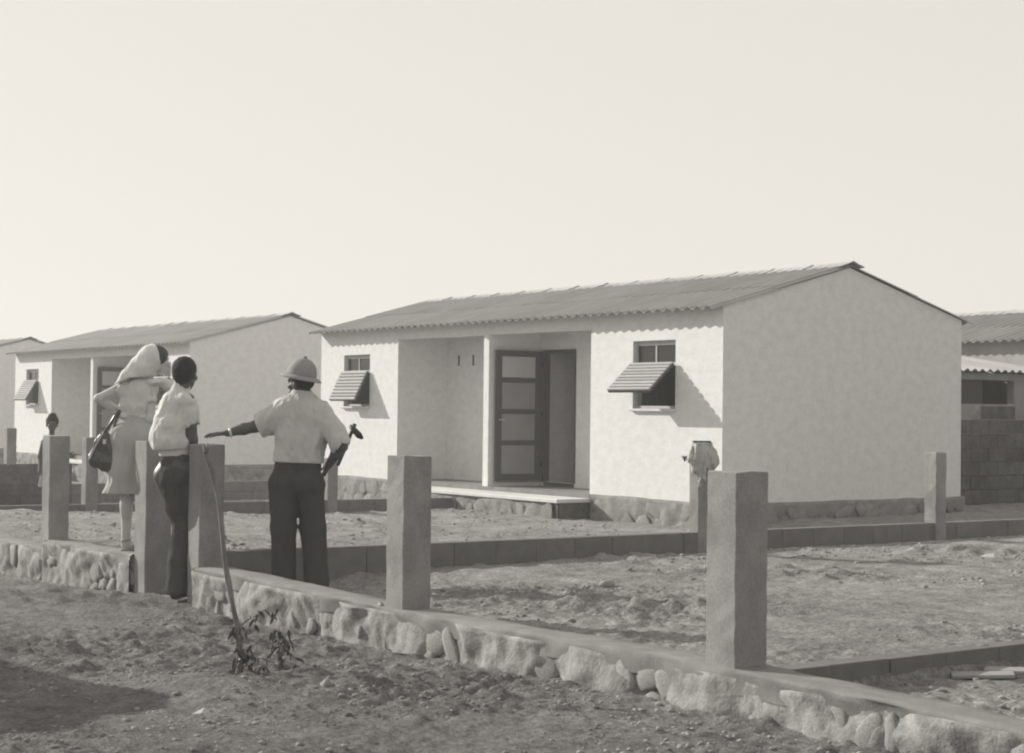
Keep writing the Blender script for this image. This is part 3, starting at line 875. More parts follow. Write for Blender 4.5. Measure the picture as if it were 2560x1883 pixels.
# ------------------------------------------------------------------ people: implicit surfaces turned into one continuous mesh
class SDF:
    """Signed-distance field on a grid (metres, local frame: x right, y away, z up) meshed with surface nets."""
    def __init__(s, lo, hi, h):
        s.lo = np.array(lo, np.float32); s.h = h
        s.n = np.ceil((np.array(hi) - s.lo) / h).astype(int) + 1
        s.f = np.full(s.n, 1.0, np.float32)
    def _box(s, lo, hi):
        a = np.clip(np.floor((np.array(lo) - s.lo) / s.h).astype(int), 0, s.n)
        b = np.clip(np.ceil((np.array(hi) - s.lo) / s.h).astype(int) + 1, 0, s.n)
        sl = tuple(slice(i, j) for i, j in zip(a, b))
        g = np.meshgrid(*[s.lo[i] + s.h * np.arange(a[i], b[i]) for i in range(3)], indexing='ij')
        return sl, g
    def _merge(s, sl, d, k, op):
        f = s.f[sl]
        if op == 'add':
            if k > 0:
                t = np.clip(0.5 + 0.5 * (f - d) / k, 0, 1); s.f[sl] = f + (d - f) * t - k * t * (1 - t)
            else: s.f[sl] = np.minimum(f, d)
        else:
            if k > 0:
                e = -d; t = np.clip(0.5 - 0.5 * (f - e) / k, 0, 1); s.f[sl] = f + (e - f) * t + k * t * (1 - t)
            else: s.f[sl] = np.maximum(f, -d)
    def cone(s, a, b, ra, rb, k=0.02, sy=1.0, op='add'):
        """Rounded cone from a to b; sy flattens (or deepens) it along y."""
        a, b = np.array(a, float), np.array(b, float)
        m = max(ra, rb) * max(1, sy) + 2.5 * k + 3 * s.h
        sl, (x, y, z) = s._box(np.minimum(a, b) - m, np.maximum(a, b) + m)
        if x.size == 0: return s
        d = b - a; L2 = d @ d
        # flatten: measure y relative to the axis point, divided by sy
        t = np.clip(((x - a[0]) * d[0] + (y - a[1]) * d[1] + (z - a[2]) * d[2]) / max(L2, 1e-9), 0, 1)
        px, py, pz = x - a[0] - d[0] * t, (y - a[1] - d[1] * t) / sy, z - a[2] - d[2] * t
        dist = np.sqrt(px * px + py * py + pz * pz) - (ra + (rb - ra) * t)
        s._merge(sl, (dist * min(1.0, sy)).astype(np.float32), k, op); return s
    def chain(s, pts, rad, k=0.02, sy=1.0, op='add'):
        for i in range(len(pts) - 1): s.cone(pts[i], pts[i+1], rad[i], rad[i+1], k, sy, op)
        return s
    def ell(s, c, r, k=0.02, rot=None, op='add'):
        r = np.array(r, float); m = r.max() + 2.5 * k + 3 * s.h
        sl, (x, y, z) = s._box(np.array(c) - m, np.array(c) + m)
        if x.size == 0: return s
        p = np.stack([x - c[0], y - c[1], z - c[2]], -1)
        if rot is not None: p = p @ np.array(rot)          # columns of rot = axes of the ellipsoid
        q = p / r
        k0 = np.sqrt((q * q).sum(-1)); k1 = np.sqrt(((q / r) ** 2).sum(-1)) + 1e-9
        s._merge(sl, (k0 * (k0 - 1) / k1).astype(np.float32), k, op); return s
    def plane(s, p, n, keep=True):
        """Cuts away the side the normal points to."""
        n = np.array(n, float); n /= np.linalg.norm(n)
        g = np.meshgrid(*[s.lo[i] + s.h * np.arange(s.n[i]) for i in range(3)], indexing='ij')
        d = sum((g[i] - p[i]) * n[i] for i in range(3))
        s.f = np.maximum(s.f, d.astype(np.float32)); return s
    def folds(s, amp, scale, seed=0.0, region=None):
        g = np.meshgrid(*[s.lo[i] + s.h * np.arange(s.n[i]) for i in range(3)], indexing='ij')
        near = np.abs(s.f) < 0.05
        x, y, z = (q[near] for q in g)
        d = fbm(x * scale[0] + seed, y * scale[1] + 2 * seed, z * scale[2] - seed, o=3)
        d = np.abs(d) * 2 - 0.35
        if region is not None: d = d * region(x, y, z)
        s.f[near] += (amp * d).astype(np.float32); return s
    def mesh(s):
        f = s.f; neg = f < 0
        c = [neg[:-1,:-1,:-1], neg[1:,:-1,:-1], neg[:-1,1:,:-1], neg[1:,1:,:-1], neg[:-1,:-1,1:], neg[1:,:-1,1:], neg[:-1,1:,1:], neg[1:,1:,1:]]
        sm = sum(q.astype(np.int8) for q in c)
        act = np.argwhere((sm > 0) & (sm < 8))
        idx = np.full(np.array(f.shape) - 1, -1, np.int32); idx[tuple(act.T)] = np.arange(len(act))
        off = np.array([[i & 1, (i >> 1) & 1, (i >> 2) & 1] for i in range(8)])
        v = np.stack([f[tuple((act + o).T)] for o in off], -1)
        acc = np.zeros((len(act), 3)); cnt = np.zeros(len(act))
        for i in range(8):
            for ax in range(3):
                if off[i][ax]: continue
                j = i | (1 << ax)
                a, b = v[:, i], v[:, j]; cr = (a < 0) != (b < 0)
                t = np.where(cr, a / np.where(cr, a - b, 1), 0)
                p = off[i].astype(float)[None].repeat(len(act), 0); p[:, ax] += t
                acc[cr] += p[cr]; cnt[cr] += 1
        V = (act + acc / cnt[:, None]) * s.h + s.lo
        Q = []
        for ax in range(3):
            o1, o2 = [(1, 2), (2, 0), (0, 1)][ax]
            sl0 = [slice(1, -1)] * 3; sl0[ax] = slice(0, -1); sl1 = list(sl0); sl1[ax] = slice(1, None)
            A, B = neg[tuple(sl0)], neg[tuple(sl1)]
            for flip, msk in ((False, A & ~B), (True, ~A & B)):
                e = np.argwhere(msk); 
                if not len(e): continue
                base = e.copy()
                for q in range(3):
                    if q != ax: base[:, q] += 1
                def cell(d1, d2):
                    w = base.copy(); w[:, o1] -= d1; w[:, o2] -= d2; return idx[tuple(w.T)]
                qd = np.stack([cell(1, 1), cell(0, 1), cell(0, 0), cell(1, 0)], -1)
                Q.append(qd[:, ::-1] if flip else qd)
        return V, np.concatenate(Q)
    def build(s, name, m, parent):
        V, Q = s.mesh()
        me = bpy.data.meshes.new(name)
        me.vertices.add(len(V)); me.vertices.foreach_set("co", V.astype(np.float32).reshape(-1))
        Q = Q[(Q >= 0).all(1)]
        fill_quads(me, Q)
        me.materials.append(m)
        o = bpy.data.objects.new(name, me)
        return link(o, parent)

def axes(fwd, up=(0, 0, 1)):
    """Columns: right, forward, up of a head that faces fwd."""
    f = np.array(fwd, float); f /= np.linalg.norm(f)
    r = np.cross(f, up); r /= np.linalg.norm(r)
    return np.stack([r, f, np.cross(r, f)], -1)
def head(s, c, fwd, k=1.0, up=(0, 0, 1)):
    """Skull, face and ears around centre c."""
    R = axes(fwd, up); c = np.array(c, float)
    P = lambda x, y, z: c + R @ (np.array([x, y, z]) * k)
    s.ell(P(0, -.012, .022), np.array([.074, .095, .088]) * k, .01, R)
    s.ell(P(0, .028, -.040), np.array([.056, .062, .070]) * k, .02, R)
    s.ell(P(0, .066, -.088), np.array([.024, .022, .018]) * k, .02, R)           # chin
    s.cone(P(0, .088, .012), P(0, .108, -.028), .008*k, .014*k, .012)             # nose
    s.cone(P(-.012, .098, -.034), P(.012, .098, -.034), .009*k, .009*k, .008)
    s.cone(P(-.024, .088, -.060), P(.024, .088, -.060), .009*k, .009*k, .008)     # lips
    s.cone(P(-.018, .088, -.072), P(.018, .088, -.072), .009*k, .009*k, .008)
    s.cone(P(-.042, .080, .026), P(.042, .080, .026), .012*k, .012*k, .014)       # brow
    for q in (-1, 1):
        s.ell(P(q*.032, .083, .008), np.array([.014, .010, .008]) * k, .006, R)   # eyes
        s.ell(P(q*.044, .064, -.022), np.array([.022, .022, .020]) * k, .016, R)  # cheek
        s.ell(P(q*.076, -.012, -.012), np.array([.010, .020, .032]) * k, .006, R) # ear
    return P
def finger(s, p, d, n, l_, r, curl):
    """Three joints from p along d, curling towards n."""
    d = np.array(d, float); d /= np.linalg.norm(d); n = np.array(n, float); n /= np.linalg.norm(n)
    a = 0.0
    for i, f in enumerate((.45, .30, .25)):
        q = p + (d * math.cos(a) + n * math.sin(a)) * l_ * f
        s.cone(p, q, r * (1 - .1*i), r * (1 - .1*(i+1)), .003); p = q; a += curl
def hand(s, wrist, d, side, palm_n, spread=.16, curl=.35, k=1.0, thumb_dir=1):
    """Palm along d, side = towards the thumb, palm_n = the way the palm faces."""
    d, side, palm_n = (np.array(v, float) / np.linalg.norm(v) for v in (d, side, palm_n))
    w = np.array(wrist, float)
    for q in (-.026, -.009, .009, .026):
        s.cone(w + d*.012*k + side*q*.7*k, w + d*.082*k + side*q*k*1.1, .014*k, .0125*k, .010)
    for i, (q, l_, r) in enumerate(((.031, .070, .0085), (.010, .080, .0088), (-.011, .074, .0086), (-.031, .058, .0078))):
        dd = d + side * (q / .031) * spread
        finger(s, w + d*.085*k + side*q*k*1.08, dd, palm_n, l_*k, r*k, curl + .06*i)
    t0 = w + d*.022*k + side*.026*k
    t1 = t0 + (d*.6 + side*.8 + palm_n*.25) * .036*k
    t2 = t1 + (d*.9 + side*.35 + palm_n*.25) * .034*k
    t3 = t2 + (d*.97 + side*.1 + palm_n*.3) * .024*k
    s.chain([t0, t1, t2, t3], [.014*k, .0115*k, .0095*k, .008*k], .006)

def person_root(x, y, z, label):
    r = empty("person", (x, y, z), -YAW)
    return tag(r, label, "person")
M_SKIN_D = mat("dark_skin", 0.055, 0.075, scale=12, rough=.5, spec=.4)
M_SKIN_L = mat("light_skin", 0.40, 0.47, scale=12, rough=.6, spec=.3)
M_HAIR = mat("black_hair", 0.012, 0.024, scale=60, rough=.85, bump=.8, bscale=180, bdist=.004)
M_HAIR2 = mat("dark_brown_hair", 0.03, 0.055, scale=30, rough=.6, bump=.6, bscale=90, stretch=(1, 1, .3))
M_SHIRT = mat("white_cotton_shirt", 0.42, 0.50, scale=5, rough=.95, bump=.35, bscale=38, bdist=.008, stretch=(1, 1, .4))
M_SHIRT2 = mat("fresh_white_shirt", 0.52, 0.60, scale=5, rough=.95, bump=.35, bscale=38, bdist=.008, stretch=(1, 1, .4))
M_TROUSERS = mat("dark_trousers", 0.045, 0.06, scale=6, rough=1.0, spec=.03, bump=.3, bscale=30, bdist=.008, stretch=(1, 1, .3))
M_DENIM = mat("dark_faded_trousers", 0.05, 0.075, scale=5, rough=1.0, spec=.03, bump=.3, bscale=30, bdist=.008, stretch=(1, 1, .3))
M_HELMET = mat("khaki_cork_helmet", 0.21, 0.26, scale=30, rough=.9, bump=.3, bscale=160, bdist=.002)
M_DRESS = mat("pale_grey_dress", 0.34, 0.42, scale=4, rough=.95, bump=.25, bscale=40, bdist=.006, stretch=(1, 1, .3))
M_BLOUSE = mat("pale_blouse", 0.46, 0.54, scale=5, rough=.95, bump=.3, bscale=40, bdist=.006, stretch=(1, 1, .4))
M_SCARF = mat("white_headscarf", 0.52, 0.62, scale=7, rough=.9, bump=.35, bscale=34, bdist=.006, stretch=(1.5, 1.5, .5))
M_LEATHER = mat("dark_leather", 0.030, 0.045, scale=20, rough=.32, spec=.6)
M_SHOE = mat("black_shoe", 0.02, 0.03, rough=.5)
M_SANDAL = mat("pale_sandal", 0.22, 0.28, rough=.7)
M_STEEL = mat("watch_steel", 0.5, 0.6, rough=.35, spec=.6)
M_KIDSHIRT = mat("faded_child_shirt", 0.16, 0.20, rough=.95)

# ---- man in the cork helmet, arm stretched out over the gate post (local metres)
def man_helmet():
    k = 1.0
    root = person_root(3.852, -7.585, -0.096, "person in cork sun helmet, white short sleeved shirt and dark trousers, one arm stretched out")
    root.scale = (.972,) * 3
    b = SDF((-.86, -.25, -.02), (.42, .28, 1.72), .0062)
    # legs, pelvis, torso
    for q, fx in ((-1, -.115), (1, .125)):
        b.chain([(q*.085 - .035, 0, .82), (q*.105 - .015, .01, .46), (fx, .02, .08)], [.078, .056, .040], .03)
        b.cone((fx, .03, .045), (fx + q*.03, .16, .03), .042, .036, .02)
    b.cone((-.09, 0, .88), (.035, 0, .88), .072, .072, .04, .85)
    b.chain([(-.03, 0, .92), (-.01, .0, 1.10), (.01, .0, 1.30)], [.095, .110, .130], .04, .72)
    b.cone((-.12, 0, 1.36), (.15, 0, 1.33), .068, .068, .06)
    b.chain([(.005, -.005, 1.38), (-.002, .01, 1.50)], [.060, .054], .03)
    hd = np.array([-.014, .02, 1.553])
    head(b, hd, (-.80, .60, 0), 1.0)
    # left arm (towards picture left), hand over the post
    sh, el, wr = (-.145, 0, 1.36), (-.345, .05, 1.235), (-.545, .02, 1.185)
    b.chain([sh, el], [.055, .043], .03); b.chain([el, (-.43, .04, 1.215), wr], [.042, .041, .027], .02)
    hand(b, wr, (-1, -.10, -.10), (-.1, -.95, .10), (-.2, -.1, -1), .13, .30, 1.0)
    # right arm, hand on the hip
    sh, el, wr = (.165, 0, 1.33), (.300, -.07, 1.100), (.195, .02, .955)
    b.chain([sh, el], [.054, .044], .03); b.chain([el, (.26, -.05, 1.05), wr], [.043, .040, .028], .02)
    hand(b, wr, (-.45, .40, -.75), (-.3, .9, .2), (-.9, -.3, .2), .10, .30, .95)
    b.build("body", M_SKIN_D, root)
    # short hair under the helmet
    R = axes((-.80, .60, 0))
    hr = SDF((-.16, -.12, 1.44), (.14, .16, 1.68), .006)
    hr.ell(hd + R @ np.array([0, -.022, .028]), (.078, .096, .088), .01, R)
    hr.plane(hd + R @ np.array([0, .035, 0]), R @ np.array([0, 1, -.5])); hr.plane(hd + np.array([0, 0, -.045]), (0, 0, -1))
    hr.build("hair", M_HAIR, root)
    # shirt
    s = SDF((-.46, -.26, .90), (.40, .26, 1.56), .006)
    s.cone((-.105, .0, 1.375), (.135, 0, 1.345), .084, .086, .06, .95)
    s.chain([(.012, 0, 1.30), (-.005, .0, 1.14), (-.025, 0, .985)], [.174, .168, .152], .05, .72)
    s.cone((-.102, 0, 1.0), (.048, 0, 1.0), .103, .103, .04, 1.05)
    s.chain([(.0, .0, 1.40), (-.004, .006, 1.475)], [.078, .066], .025)
    s.chain([(-.14, 0, 1.355), (-.225, .02, 1.285), (-.335, .045, 1.228)], [.082, .084, .092], .035)
    s.chain([(.165, 0, 1.325), (.225, -.03, 1.22), (.292, -.065, 1.118)], [.078, .078, .080], .035)
    s.folds(.024, (9, 9, 3.2), 1.3)
    s.folds(.008, (20, 20, 9), 4.1)
    s.plane((0, 0, .975), (-.03, 0, -1))
    s.plane((-.318, .05, 1.235), (-.92, .1, -.42)); s.plane((.288, -.06, 1.110), (.42, -.25, -.86)) if False else None
    s.cone((-.30, .04, 1.247), (-.42, .06, 1.19), .070, .086, .004, op='sub')
    s.cone((.262, -.048, 1.162), (.34, -.09, 1.04), .058, .078, .004, op='sub')
    s.cone((-.004, .006, 1.44), (-.006, .01, 1.56), .058, .062, .004, op='sub')
    s.build("shirt", M_SHIRT, root)
    c = SDF((-.12, -.12, 1.40), (.12, .13, 1.54), .005)
    c.chain([(-.001, .0, 1.445), (-.004, .004, 1.482)], [.074, .068], .01); c.cone((-.002, 0, 1.40), (-.006, .008, 1.54), .060, .060, .004, op='sub')
    c.plane((0, -.02, 1.492), (0, .35, 1)); c.plane((0, 0, 1.435), (0, 0, -1))
    c.build("collar", M_SHIRT, root)
    # trousers
    t = SDF((-.34, -.24, .02), (.32, .26, 1.02), .006)
    t.cone((-.105, 0, .955), (.050, 0, .955), .092, .092, .035, 1.05)
    t.cone((-.132, -.01, .83), (.060, -.01, .83), .106, .106, .045, 1.05)
    t.chain([(-.132, -.005, .80), (-.130, .0, .50), (-.118, .01, .06)], [.110, .092, .088], .03, 1.05)
    t.chain([(.064, .0, .80), (.090, .02, .50), (.125, .015, .06)], [.104, .088, .088], .03, 1.05)
    t.folds(.014, (7, 7, 2.0), 7.7); t.folds(.006, (16, 16, 7), 2.2)
    t.plane((0, 0, 1.0), (0, 0, 1)); t.plane((0, 0, .045), (0, 0, -1))
    t.build("trousers", M_TROUSERS, root)
    bt = SDF((-.3, -.2, .95), (.25, .2, 1.03), .006)
    bt.cone((-.102, 0, .985), (.048, 0, .985), .094, .094, .01, 1.05); bt.plane((0, 0, 1.003), (0, 0, 1)); bt.plane((0, 0, .972), (0, 0, -1))
    bt.build("belt", M_LEATHER, root)
    for fx, q in ((-.115, -1), (.125, 1)):
        sh_ = SDF((fx - .12, -.12, -.03), (fx + .12, .26, .13), .006)
        sh_.cone((fx, .03, .05), (fx + q*.03, .165, .035), .050, .044, .02).ell((fx, -.01, .04), (.045, .05, .05), .02).plane((0, 0, 0.0), (0, 0, -1))
        sh_.build("shoe", M_SHOE, root)
    # helmet: domed crown, sloping brim, button on top
    up = np.array([.19, -.03, 1.0]); up /= np.linalg.norm(up)
    hm = SDF((-.22, -.22, 1.52), (.22, .26, 1.80), .0055)
    cc = np.array([-.010, .018, 1.612]); Rh = np.stack([np.cross((0, 1, 0), up) / np.linalg.norm(np.cross((0, 1, 0), up)), np.array([0, 1, 0]), up], -1)
    hm.ell(cc, (.108, .124, .118), .004, Rh); hm.ell(cc + up*.034, (.096, .110, .092), .03, Rh)
    hm.plane(cc + up * -.004, -up)
    hm.build("helmet", M_HELMET, root)
    vs, fs = [], []
    nn = 40
    for j, (rr, dz) in enumerate(((.100, .006), (.122, .000), (.142, -.010), (.158, -.020), (.157, -.026), (.141, -.016), (.120, -.006), (.098, -.002))):
        for i in range(nn):
            a = 2 * math.pi * i / nn
            p = cc + Rh @ np.array([rr * math.cos(a) * .98, rr * math.sin(a) * 1.16, dz - .010 * abs(math.sin(a)) * (rr / .16) ** 2])
            vs.append(p)
    for j in range(7):
        for i in range(nn): fs.append((j*nn+i, (j+1)*nn+i, (j+1)*nn+(i+1)%nn, j*nn+(i+1)%nn))
    mesh_obj("helmet_brim", vs, [f[::-1] for f in fs], M_HELMET, root, True)
    hb = SDF((-.16, -.16, 1.56), (.16, .2, 1.66), .0055); hb.ell(cc, (.111, .127, .135), .002, Rh); hb.plane(cc + up*.024, up); hb.plane(cc + up*.002, -up); hb.build("hat_band", M_HELMET, root)
    MB().tube([cc + up*.126, cc + up*.140, cc + up*.146], [.016, .015, .008], 10).build("helmet_button", M_HELMET, root, True)
    # wristwatch on the outstretched arm
    w = np.array((-.525, .022, 1.188)); ax_ = np.array((-1, -.15, -.25)); ax_ /= np.linalg.norm(ax_)
    MB().tube([w - ax_*.009, w + ax_*.009], [.034, .034], 14).build("wristwatch", M_STEEL, root, True)
    return root
man = man_helmet()

# hammer tucked behind his bent arm
hm_ = empty("hammer", man.location + RV * .285 + FV * -.02 + Vector((0, 0, 1.05)), -YAW)
tag(hm_, "dark hammer sticking up behind the bent elbow of the helmeted man", "hammer")
MB().tube([(-.03, .05, -.12), (.03, .03, .02), (.075, .02, .135), (.092, .02, .178)], [.013, .013, .013, .015], 8).build("handle", M_WOOD, hm_, True)
MB().tube([(.055, .03, .165), (.085, .02, .135), (.125, .0, .095), (.150, -.01, .075)], [.012, .021, .024, .010], 8).build("hammer_head", M_SHOE, hm_, True)

# ---- man in the gateway, seen from behind, hand on the gate post
def man_gate():
    root = person_root(3.005, -8.13, -0.165, "bareheaded person in loose white shirt standing in the gateway, arm hanging behind the post")
    b = SDF((-.34, -.30, -.02), (.34, .34, 1.82), .0062)
    b.chain([(-.10, 0, .90), (.02, .05, .53), (-.01, 0, .08)], [.092, .060, .042], .03)
    b.chain([(.04, 0, .90), (.16, .04, .50), (.20, .10, .08)], [.092, .060, .042], .03)
    for fx, fy in ((-.01, 0), (.20, .10)): b.cone((fx, fy + .02, .045), (fx + .03, fy + .15, .03), .042, .036, .02)
    b.cone((-.06, .03, .96), (.0, -.03, .96), .085, .085, .05, 1.0)
    b.chain([(-.035, 0, .98), (-.055, 0, 1.2), (-.03, 0, 1.40)], [.09, .10, .10], .05, 1.0)
    b.cone((-.075, .09, 1.45), (.055, -.05, 1.45), .056, .056, .04)
    b.chain([(-.02, .01, 1.46), (.005, .025, 1.60)], [.058, .056], .03)
    hd = np.array([.022, .035, 1.645]); fw = (.20, .97, -.05)
    head(b, hd, fw, 1.06)
    b.chain([(.066, -.03, 1.43), (.086, -.015, 1.165)], [.054, .043], .03)
    b.chain([(.086, -.015, 1.165), (.092, .02, 1.07), (.098, .055, .93)], [.043, .041, .028], .02)
    hand(b, (.098, .058, .92), (.05, .15, -1), (-.1, .95, .15), (-1, 0, 0), .08, .30, .95)
    # far arm, bent in front
    b.chain([(-.08, .10, 1.44), (-.08, .20, 1.20), (-.05, .22, 1.00)], [.054, .044, .030], .03)
    hand(b, (-.05, .22, .99), (.1, .1, -1), (0, 1, .1), (1, 0, 0), .1, .3, .95)
    b.build("body", M_SKIN_D, root)
    R = axes(fw)
    hr = SDF((-.14, -.12, 1.52), (.18, .2, 1.82), .006)
    hr.ell(hd + R @ np.array([0, -.022, .034]), (.088, .106, .096), .01, R)
    hr.ell(hd + R @ np.array([0, -.060, -.020]), (.066, .052, .056), .03, R)
    hr.plane(hd + R @ np.array([0, .052, 0]), R @ np.array([0, 1, -.35])); hr.folds(.006, (40, 40, 40), 2.0)
    hr.build("hair", M_HAIR, root)
    s = SDF((-.36, -.28, .98), (.30, .30, 1.64), .006)
    s.cone((-.070, .08, 1.455), (.045, -.04, 1.455), .072, .074, .04, 1.0)
    s.chain([(-.035, .01, 1.40), (-.060, 0, 1.27), (-.066, -.005, 1.16)], [.120, .128, .134], .04, 1.05)
    s.ell((-.125, -.01, 1.175), (.090, .11, .085), .05)
    s.chain([(-.055, 0, 1.13), (-.045, 0, 1.075)], [.125, .108], .05, 1.05)
    s.chain([(-.018, .01, 1.48), (-.002, .018, 1.555)], [.076, .066], .025)
    s.chain([(.058, -.035, 1.435), (.070, -.03, 1.375), (.079, -.025, 1.30)], [.066, .066, .066], .03)
    s.chain([(-.08, .10, 1.44), (-.09, .16, 1.30)], [.066, .07], .03)
    s.folds(.016, (8, 8, 4.0), 11.3); s.folds(.008, (20, 20, 10), 3.0)
    s.plane((0, 0, 1.095), (.05, 0, -1))
    s.cone((.077, -.025, 1.335), (.086, -.015, 1.20), .054, .064, .004, op='sub')
    s.cone((-.004, .02, 1.52), (.0, .02, 1.64), .060, .066, .004, op='sub')
    s.build("shirt", M_SHIRT2, root)
    u = SDF((-.26, -.2, 1.02), (.16, .2, 1.14), .006)
    u.cone((-.060, 0, 1.07), (-.015, 0, 1.07), .094, .094, .02, 1.1); u.plane((0, 0, 1.11), (0, 0, 1)); u.plane((0, 0, 1.04), (0, 0, -1))
    u.build("waistband", M_BLOUSE, root)
    t = SDF((-.28, -.28, .02), (.36, .32, 1.10), .006)
    t.cone((-.058, 0, 1.02), (-.012, 0, 1.02), .095, .095, .04, 1.1)
    t.cone((-.050, -.02, .90), (.0, -.02, .90), .098, .100, .05, 1.2)
    t.chain([(-.048, -.015, .88), (-.01, .02, .68), (.030, .04, .54), (.004, .01, .28), (-.008, .0, .06)], [.104, .092, .076, .078, .088], .03, 1.05)
    t.chain([(.03, .0, .88), (.15, .04, .52), (.20, .10, .06)], [.095, .072, .078], .03, 1.0)
    t.folds(.015, (7, 7, 3.5), 5.7); t.folds(.006, (18, 18, 9), 1.2)
    t.plane((0, 0, 1.062), (0, 0, 1)); t.plane((0, 0, .035), (0, 0, -1))
    t.build("trousers", M_DENIM, root)
    for fx, fy in ((-.01, 0), (.20, .10)):
        sh_ = SDF((fx - .12, fy - .12, -.03), (fx + .14, fy + .26, .13), .006)
        sh_.cone((fx, fy + .02, .05), (fx + .03, fy + .155, .035), .050, .044, .02).ell((fx, fy - .02, .04), (.045, .05, .05), .02).plane((0, 0, 0.0), (0, 0, -1))
        sh_.build("shoe", M_SHOE, root)
    return root
man_gate()

# ---- woman in a headscarf, hand on hip, behind the gate post
def woman():
    root = person_root(1.86, -8.045, 0.096, "person in white headscarf, pale blouse and grey skirt, one hand on the hip")
    b = SDF((-.36, -.28, -.02), (.40, .36, 1.70), .0062)
    b.chain([(.0, 0, .82), (-.01, .01, .46), (-.015, 0, .07)], [.085, .050, .034], .03)
    b.chain([(.12, .02, .82), (.13, .05, .46), (.14, .04, .07)], [.085, .050, .034], .03)
    b.ell((-.012, -.02, .36), (.048, .052, .10), .03); b.ell((.135, .02, .36), (.048, .052, .10), .03)
    for fx, fy in ((-.015, 0), (.14, .04)): b.cone((fx, fy + .01, .04), (fx + .05, fy + .13, .03), .036, .030, .02)
    b.cone((.0, 0, .90), (.10, 0, .90), .11, .11, .05, .85)
    b.chain([(.05, 0, .95), (.055, 0, 1.08), (.07, 0, 1.24)], [.118, .108, .122], .05, .78)
    b.cone((-.04, .0, 1.31), (.165, .02, 1.29), .056, .056, .05)
    b.chain([(.09, .01, 1.32), (.165, .03, 1.45)], [.050, .048], .03)
    hd = np.array([.195, .045, 1.505]); fw = (.84, .54, .02)
    head(b, hd, fw, .98)
    # left arm akimbo: pale elbow out to the left
    b.chain([(-.045, 0, 1.30), (-.235, -.05, 1.200)], [.044, .036], .03)
    b.chain([(-.235, -.05, 1.200), (-.16, .0, 1.145), (-.075, .06, 1.10)], [.036, .034, .024], .015)
    hand(b, (-.07, .065, 1.095), (.75, .45, -.35), (.2, .2, .95), (.5, -.8, 0), .1, .3, .9)
    # right arm hanging, bent forward
    b.chain([(.165, -.01, 1.28), (.175, -.06, 1.04), (.24, .08, .93)], [.046, .037, .026], .03)
    hand(b, (.245, .09, .925), (.5, .8, -.3), (-.8, .5, .2), (-.3, .3, -.9), .1, .3, .9)
    b.build("body", M_SKIN_L, root)
    R = axes(fw)
    hr = SDF((.05, -.10, 1.38), (.36, .2, 1.66), .006)
    hr.ell(hd + R @ np.array([0, -.006, .036]), (.083, .104, .092), .01, R)
    hr.plane(hd + R @ np.array([0, .058, 0]), R @ np.array([0, 1, -.55])); hr.plane(hd + np.array([0, 0, -.035]), (0, 0, -1)); hr.folds(.006, (30, 30, 12), 8.0)
    hr.build("hair", M_HAIR2, root)
    # headscarf: over the crown, falling to a point down the back
    s = SDF((-.20, -.22, 1.14), (.36, .24, 1.70), .0055)
    s.ell(hd + R @ np.array([0, -.030, .028]), (.098, .112, .108), .02, R)
    s.chain([hd + R @ np.array([0, -.035, .01]), (.082, -.01, 1.435), (.010, -.045, 1.37), (-.075, -.075, 1.305)], [.102, .100, .076, .030], .03, .95)
    s.folds(.010, (16, 16, 6), 3.3); s.folds(.005, (34, 34, 14), 9.0)
    s.plane(hd + R @ np.array([0, -.008, 0]), R @ np.array([0, 1, .10]))
    s.ell(hd + R @ np.array([0, .02, -.01]), (.083, .105, .098), .004, R, op='sub')
    s.chain([(-.17, 0, 1.175), (.05, .0, 1.272), (.32, 0, 1.29)], [.100, .100, .100], .01, 3.0, op='sub')
    s.build("headscarf", M_SCARF, root)
    kn = SDF((.10, -.14, 1.22), (.36, .2, 1.44), .0055)
    kn.ell((.225, .055, 1.335), (.055, .06, .038), .02); kn.ell((.275, .075, 1.315), (.045, .04, .05), .02); kn.ell((.19, -.03, 1.335), (.06, .05, .03), .03)
    kn.folds(.014, (22, 22, 16), 6.0)
    kn.build("collar", M_SCARF, root)
    # blouse
    bl = SDF((-.22, -.24, 1.02), (.34, .28, 1.42), .006)
    bl.cone((-.012, 0, 1.300), (.140, .01, 1.280), .066, .068, .04, 1.0)
    bl.chain([(.068, 0, 1.24), (.052, 0, 1.12), (.048, 0, 1.06)], [.130, .122, .116], .04, .9)
    bl.chain([(-.030, 0, 1.295), (-.078, -.015, 1.270)], [.058, .056], .025)
    bl.chain([(.148, -.005, 1.285), (.165, -.03, 1.20)], [.058, .060], .025)
    bl.folds(.020, (10, 10, 4), 2.2); bl.folds(.006, (22, 22, 12), 5.0)
    bl.plane((0, 0, 1.065), (0, 0, -1))
    bl.cone((.163, -.025, 1.225), (.170, -.04, 1.10), .046, .054, .004, op='sub')
    bl.cone((-.066, -.010, 1.276), (-.2, -.04, 1.21), .044, .052, .004, op='sub')
    bl.build("blouse", M_BLOUSE, root)
    w = SDF((-.16, -.2, 1.02), (.26, .2, 1.12), .006)
    w.cone((.015, 0, 1.07), (.085, 0, 1.066), .112, .112, .01, .92); w.plane((0, 0, 1.092), (0, 0, 1)); w.plane((0, 0, 1.052), (0, 0, -1))
    w.build("belt", M_SCARF, root)
    # straight skirt, flaring a little with a kick pleat
    k = SDF((-.26, -.30, .42), (.36, .32, 1.08), .006)
    k.cone((.015, 0, 1.05), (.085, 0, 1.05), .104, .104, .03, .9)
    k.cone((.0, -.01, .90), (.105, -.01, .90), .150, .150, .06, .95)
    k.chain([(.0, 0, .86), (-.01, 0, .64), (-.02, 0, .42)], [.150, .148, .150], .04, 1.0)
    k.chain([(.11, .02, .86), (.12, .02, .64), (.13, .02, .42)], [.150, .145, .148], .04, 1.0)
    k.cone((-.02, -.04, .66), (-.105, -.06, .44), .05, .085, .03)
    k.folds(.014, (10, 10, 1.6), 4.4)
